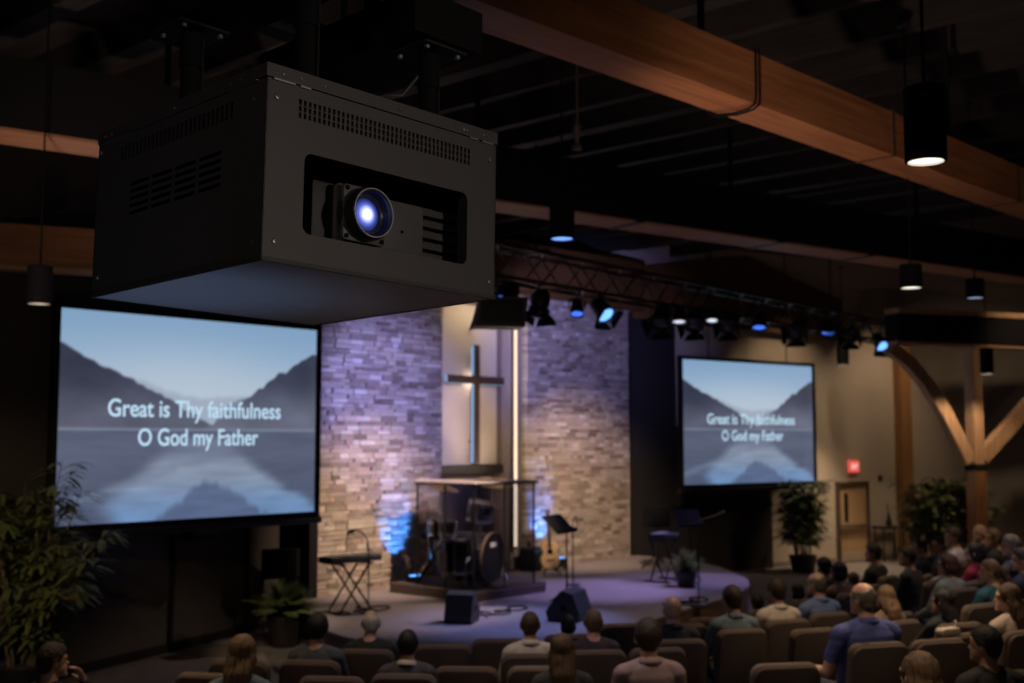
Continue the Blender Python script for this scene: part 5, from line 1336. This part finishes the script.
P(863, 599, TIERZ, 1.1, 'balding', 'saltpepper', C('royal_polo', (.055, .07, .24)), 'large balding person in royal blue polo, arm along the next chair', 'pink', sleeve=False, extra='collar', yaw=22, build_=1.12, arms=('side', 'lap'), voxel=.0065)
P(885, 597, 0, .95, 'longpart', 'blond', C('brown_knit', (.17, .115, .07), .3), 'person with long light brown hair in brown knit beyond the blue polo', female=True, yaw=5)
P(838, 572, 0, .97, 'bob', 'black', C('rust_top', (.12, .06, .03)), 'person with black hair in rust brown top near the wooden door', 'tan', female=True, yaw=15)
P(824, 567, 0, .97, 'short', 'black', C('black_coat', (.014, .013, .015)), 'person with black hair in black coat beside the big potted plant', 'tan')
P(853, 580, 0, .72, 'short', 'brown', C('plum_top', (.06, .03, .05)), 'small brown haired person in plum top between rust top and black suit', yaw=10)
P(873, 553, 0, 1.06, 'short', 'black', C('black_suit', (.011, .011, .014)), 'black haired person in black suit sitting tall before the wooden door', 'tan', yaw=30)
P(907, 557, 0, 1.04, 'short', 'black', C('navy_suit', (.014, .017, .03)), 'black haired person in navy jacket before the wall post', 'tan', yaw=32, arms='knee', lean=.12)
P(920, 548, 0, .95, 'short', 'black', C('indigo_top', (.03, .035, .075)), 'dark haired person in indigo top beyond the navy jacket', 'tan', yaw=30)
P(939, 545, 0, 1.0, 'short', 'auburn', C('sky_blue_shirt', (.11, .18, .27)), 'auburn haired person in sky blue shirt beyond the lavender hoodie', yaw=35)
P(953, 537, TIERZ, 1.08, 'short', 'dark', C('lavender_hoodie', (.42, .38, .50)), 'dark haired person in pale lavender hoodie', yaw=38, build_=1.1)
P(973, 553, TIERZ, 1.0, 'bob', 'dark', C('crimson_vest', (.33, .015, .045)), 'dark haired person in bright crimson vest', yaw=36, female=True)
P(947, 565, TIERZ, .98, 'bob', 'auburn', C('sage_shirt', (.20, .23, .21)), 'person with auburn bob in sage shirt before the crimson vest', female=True, yaw=36)
P(980, 533, TIERZ, 1.06, 'none', 'dark', C('dark_tee', (.02, .021, .026)), 'bald person in dark tee at far right, before the timber post', 'light', yaw=40)
P(993, 538, TIERZ, 1.06, 'crop', 'lightbrown', C('charcoal_tee', (.022, .022, .024)), 'person with cropped fair hair in charcoal tee at far right', yaw=40)
P(1011, 546, TIERZ, 1.08, 'short', 'grey', C('navy_shirt', (.03, .045, .09)), 'grey haired heavy person in navy shirt near the right edge', yaw=40, build_=1.12)
P(990, 571, TIERZ, 1.02, 'crop', 'lightbrown', C('teal_shirt', (.02, .085, .12)), 'fair haired person in teal shirt behind the crimson vest', yaw=42)
P(1003, 575, TIERZ, .8, 'longpart', 'brown', C('taupe_top', (.16, .12, .10)), 'brown haired person in taupe top beside the teal shirt', female=True, yaw=40)
P(942, 602, TIERZ, .88, 'long', 'black', C('ink_cardigan', (.014, .017, .022)), 'person with long black hair and ink black cardigan right of the blue polo', female=True, yaw=34, arms='knee')
P(1007, 598, TIERZ, 1.0, 'long', 'brown', C('beige_cardigan', (.42, .34, .27)), 'person with long brown hair in beige cardigan, face in profile', female=True, yaw=52)
P(985, 645, TIERZ, 1.0, 'short', 'black', C('black_shirt', (.02, .019, .018)), 'black haired person in black shirt, near right corner, face turned left', 'tan', yaw=38)
P(918, 676, TIERZ, 1.08, 'longpart', 'honey', C('grey_top', (.1, .1, .1)), 'person with straight light brown hair at the bottom edge right', female=True, yaw=22)
P(1022, 560, TIERZ, 1.05, 'short', 'dark', C('midnight_top', (.025, .03, .05)), 'person in midnight top cut by the right edge of the picture', yaw=35)

# ------------------------------------------------------------------ chairs
CHF = M('chair_fabric', (.085, .058, .042), .9, 0, .3, 180., .25); CHF_LIT = M('chair_fabric_lit_tan', (.13, .094, .066), .9, 0, .25, 180., .25); CHM = M('chair_frame', (.03, .025, .022), .4, .6)  # paler second fabric: light falling on some chairs is put into its colour
def make_chair():
    t = thing('upholstered_chair', 'x', 'chair')
    bk = Matrix.Translation((0, -.19, .40)) @ Matrix.Rotation(R(9), 4, 'X')
    bm = MB(); bm.rbox((-.26, -.035, .06), (.26, .04, .60), .085, 6)
    bm.xf(bk); bm.build('backrest', CHF, t, 50)
    bs = MB(); bs.rbox((-.253, -.07, .03), (.253, -.034, .588), .085, 6); bs.xf(bk); bs.build('back_shell', M('chair_shell', (.045, .030, .024), .85, 0, .2, 150., .2), t, 40)
    sm_ = MB().rbox((-.25, -.17, .37), (.25, .30, .455), .06, 4, axis=2); sm_.build('seat', CHF, t, 50)
    for sx_ in (-1, 1):
        MB().tube([(sx_ * .22, .26, .37), (sx_ * .235, .29, .0)], .014, 8).build('leg', CHM, t)
        MB().tube([(sx_ * .22, -.16, .40), (sx_ * .235, -.26, .0)], .014, 8).build('leg', CHM, t)
        MB().tube([(sx_ * .24, -.22, .46), (sx_ * .245, -.15, .38), (sx_ * .235, .26, .37)], .013, 8).build('side_rail', CHM, t)
    return t
CH0 = make_chair(); _used = [False]; chairs = []
def put_chair(loc, rz, label, group, tan_=False):
    if not _used[0]: c = CH0; _used[0] = True
    else: c = copy_tree(CH0)
    c.location = tuple(map(float, loc)); c.rotation_euler = (0, 0, rz); c['label'] = label; c['group'] = group
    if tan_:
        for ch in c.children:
            if ch.name.split('.')[0] in ('backrest', 'seat'): ch.material_slots[0].link = 'OBJECT'; ch.material_slots[0].material = CHF_LIT
    chairs.append((np.array(loc[:2], float), c)); return c
for o, b_, rz, fl_ in people:
    put_chair((b_.x, b_.y, fl_), rz, 'brown chair under the ' + ' '.join(o['label'].split(',')[0].split()[:12]), 'occupied chairs')
# empty chairs, found by the middle of the top edge of the backrest
EMPTY = [
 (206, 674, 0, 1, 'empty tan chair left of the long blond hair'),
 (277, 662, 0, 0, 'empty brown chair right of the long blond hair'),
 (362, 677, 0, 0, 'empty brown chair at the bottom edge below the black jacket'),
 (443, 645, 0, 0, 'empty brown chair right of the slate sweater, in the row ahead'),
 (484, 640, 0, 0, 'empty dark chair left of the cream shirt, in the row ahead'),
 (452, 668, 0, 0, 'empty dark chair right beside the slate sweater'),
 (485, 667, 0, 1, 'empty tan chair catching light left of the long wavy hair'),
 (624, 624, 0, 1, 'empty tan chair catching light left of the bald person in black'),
 (683, 643, 0, 0, 'empty brown chair right of the mauve shirt'),
 (786, 664, TIERZ, 1, 'empty lit tan chair the blue polo lays an arm along'),
 (918, 641, TIERZ, 0, 'empty brown chair right of the royal blue polo'),
 (962, 634, TIERZ, 0, 'empty brown chair left of the black shirt near the corner'),
 (712, 618, 0, 0, 'empty black looking chair before the stage, right of the bald person'),
 (690, 622, 0, 0, 'empty dark chair hard beside the bald person in black'),
 (893, 614, 0, 0, 'empty brown chair behind the brown knit'),
 (922, 577, 0, 0, 'slanting row chair behind the navy jacket'),
 (970, 582, TIERZ, 0, 'empty chair behind the crimson vest'),
 (985, 604, TIERZ, 0, 'empty chair behind the teal shirt'),
 (1003, 672, TIERZ, 0, 'empty brown chair behind the black shirt at the bottom right corner'),
 (815, 629, 0, 0, 'empty brown chair behind the blue check shirt'),
]
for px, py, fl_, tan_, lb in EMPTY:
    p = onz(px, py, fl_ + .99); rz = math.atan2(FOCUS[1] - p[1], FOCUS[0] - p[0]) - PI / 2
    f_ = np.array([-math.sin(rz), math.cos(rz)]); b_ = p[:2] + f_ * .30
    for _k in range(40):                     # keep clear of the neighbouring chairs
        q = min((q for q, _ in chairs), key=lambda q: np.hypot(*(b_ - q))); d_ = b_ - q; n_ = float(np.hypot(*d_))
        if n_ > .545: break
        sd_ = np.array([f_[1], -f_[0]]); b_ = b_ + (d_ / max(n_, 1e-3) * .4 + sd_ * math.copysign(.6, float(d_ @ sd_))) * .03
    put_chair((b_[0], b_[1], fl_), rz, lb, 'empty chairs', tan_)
# a pale bag on a chair back
p = onz(948, 633, TIERZ + 1.0)
bag = thing('handbag', 'small pale bag lying on the chair back behind the ink black cardigan', 'bag', (p[0], p[1], TIERZ + .98), R(-20))
MB().rbox((-.11, -.045, 0), (.11, .045, .065), .03, axis=1).build('pouch', M('bag_cream', (.45, .38, .31), .7), bag, 40)
MB().tube([(.08, 0, .055), (.1, 0, .1), (.105, .02, .11)], .008, 6).build('tag', M('bag_cream', (.45, .38, .31), .7), bag)

# ------------------------------------------------------------------ lights of the hall, with added fills
W_ = bpy.data.worlds.new('world'); SC.world = W_; W_.use_nodes = True
W_.node_tree.nodes['Background'].inputs[0].default_value = (1, .9, .85, 1); W_.node_tree.nodes['Background'].inputs[1].default_value = .010
def pl_spot(i, power, ang=70, blend=.6, col=WARM):
    t, p = pendants[i]; spot('pendant_lamp', (p[0], p[1], p[2] - .03), (p[0], p[1], 0), power, col, ang, blend, .07)
pl_spot(0, 120, 80); pl_spot(1, 250, 75); pl_spot(2, 80, 70, col=(.6, .65, 1)); pl_spot(3, 130, 140, .4); pl_spot(4, 900, 62, .9); pl_spot(5, 60, 80, col=(.3, .45, 1)); pl_spot(6, 40, 60)
# unseen lamps: key at the right behind the camera, dim fill added at left
spot('unseen_lamp', (4.4, -3.6, 4.1), (2.45, 3.1, 3.62), 310, (1, .85, .74), 26, .8, .25)
spot('unseen_lamp', (-2.2, 1.0, 4.4), (2.1, 3.6, 3.7), 82, (1, .85, .72), 60, .8, .3)
# downlights added above the seats to brighten them
for r_, d_, w_ in ((-3.6, 8.6, 130), (-1.2, 9.2, 170), (1.2, 8.2, 170), (3.2, 8.2, 170), (2.4, 11.5, 170), (5.6, 11.5, 170), (6.6, 15.0, 190), (3.6, 15.5, 120)):
    x_, y_ = gxy(r_, d_); spot('seat_fill', (x_, y_, 5.0), (x_ - .3, y_ - .2, 0), w_ * 1.15, WARM, 80, .8, .1)
# unseen spots added for light bounced up onto the beams and roof
for (r_, d_, z_), (tr_, td_, tz_), w_ in (((.9, 5.5, 1.4), (2.4, 8.6, 5.2), 620), ((.6, 2.4, 1.0), (1.0, 12.0, 5.4), 230), ((-1.2, 2.4, 1.0), (-4.6, 10.5, 5.4), 220), ((-3.5, 7.4, 1.4), (-3.3, 12.0, 7.0), 420), ((3.6, 2.6, 1.2), (8.0, 15.5, 5.4), 210)):
    a_, b_ = gxy(r_, d_), gxy(tr_, td_); spot('bounce_fill', (*a_, z_), (*b_, tz_), w_, (1, .70, .60), 50, .9, .15)
spot('housing_fill', (*gxy(-1.6, 3.4), 1.0), (2.25, 3.6, 3.35), 38, (.40, .58, 1.0), 34, .9, .2)  # unseen blue spot added to tint the underside of the housing
# fill spots added to brighten the right-hand walls
q3 = gxy(10.5, 21.0); q4 = gxy(11.5, 26.0); spot('wall_fill', (*q3, 6.2), (*q4, 2.6), 200, WARM, 80, .9, .1)
q3 = gxy(-4.4, 7.6); spot('plant_fill', (*q3, 3.4), tuple(onz(40, 590, .9)), 300, WARM, 36, .8, .1)  # spot added out of view to brighten the left bamboo
spot('plant_fill', (*gxy(-1.6, 11.6), 4.9), tuple(onz(284, 618, .5)), 600, WARM, 18, .8, .1)  # spot added to brighten the floor fern
for s_, w_ in ((4.6, 190), (7.4, 190)):
    q_ = rmat @ Vector((s_, -2.2, 6.4)); q2 = rmat @ Vector((s_, 0, 2.6)); spot('wall_fill', q_, q2, w_ * 1.3, WARM, 75, .9, .1)
# truss lights on the stone wall and stage
def wash(key, target, power, col, ang, blend=.8):
    c = LT[key]; d = (Vector(target) - c).normalized(); spot('truss_lamp', c + d * .35, target, power, col, ang, blend, .08)
PURP = (.48, .38, 1.0); BLU = (.30, .36, 1.0); AMB = (1, .73, .54)
wl = lambda px, py: tuple(onY(px, py, YB))
wash('a', wl(385, 400), 1900, (.38, .38, 1.0), 48, 1.0)
wash('b', wl(372, 530), 1700, AMB, 46, 1.0)
wash('c', wl(566, 350), 2000, (.38, .38, 1.0), 44, 1.0)
wash('d', tgt(520, 620), 480, BLU, 50)
wash('e', wl(580, 500), 1900, AMB, 46, 1.0)
wash('g', tgt(390, 615), 700, AMB, 36)
wash('h', tgt(600, 590), 700, PURP, 46)
wash('j', tgt(690, 580), 400, PURP, 40)
wash('m', tgt(560, 610), 350, BLU, 40)
wash('b', (bx, by + .1, RZ + .5), 1500, (1, .74, .62), 13)
wash('k', STAGE_FERN, 420, (1, .85, .6), 6)
wash('h', (gp[0], gp[1], STZ + .5), 500, AMB, 7)
wash('b', (xc, YB + .28, 3.2), 900, (1, .72, .46), 17)
# LED uplights at the foot of the stone wall
def uplight(label, px, py):
    p = onp(px, py, (0, YB - .42, 0), (0, 1, 0)); x, y = float(p[0]), YB - .5
    t = thing('uplight', label, 'uplight', (x, y, STZ))
    MB().rbox((-.11, -.07, .06), (.11, .07, .22), .02).build('housing', BLACK, t, 30)
    MB().box((-.13, -.03, 0), (-.115, .03, .17)).build('bracket', BLACK, t); MB().box((.115, -.03, 0), (.13, .03, .17)).build('bracket', BLACK, t)
    MB().box((-.13, -.05, 0), (.13, .05, .012)).build('base', BLACK, t)
    MB().rbox((-.09, -.05, .22), (.09, .05, .226), .015, axis=2).build('lens', E('uplight_blue', (.10, .38, 1.0), 3.), t)
    spot('uplight_lamp', (x, y, STZ + .25), (x, YB - .0, STZ + .95), 300, (.06, .26, 1.0), 50, .6, .04)
uplight('left blue uplight on the stage behind the drum shield', 411, 578)
uplight('right blue uplight on the stage behind the music stand', 557, 568)
# warm glow round the cross
area('cross_glow', (xc, YB - .25, 2.15 + .1), (xc, YB + .28, 3.4), 5, (1, .8, .58), 1.2, .1)
point('cross_halo', (xc, YB + .2, za), 3, (1, .85, .68), .05)
area('cross_top', (xc, YB - .3, 5.3), (xc, YB + .28, 4.2), 10, (1, .8, .58), 1.2, .1)
area('led_wash', (xs, YB + .06, 3.2), (xs, YB - 2, 3.2), 8, (1, .78, .55), .08, 4.2)
SC.view_settings.view_transform = 'Standard'; SC.view_settings.look = 'None'
SC.view_settings.exposure = 0; SC.view_settings.gamma = 1; SC.view_settings.use_curve_mapping = False
SC.cycles.use_denoising = True; SC.cycles.max_bounces = 6; SC.cycles.sample_clamp_indirect = 4
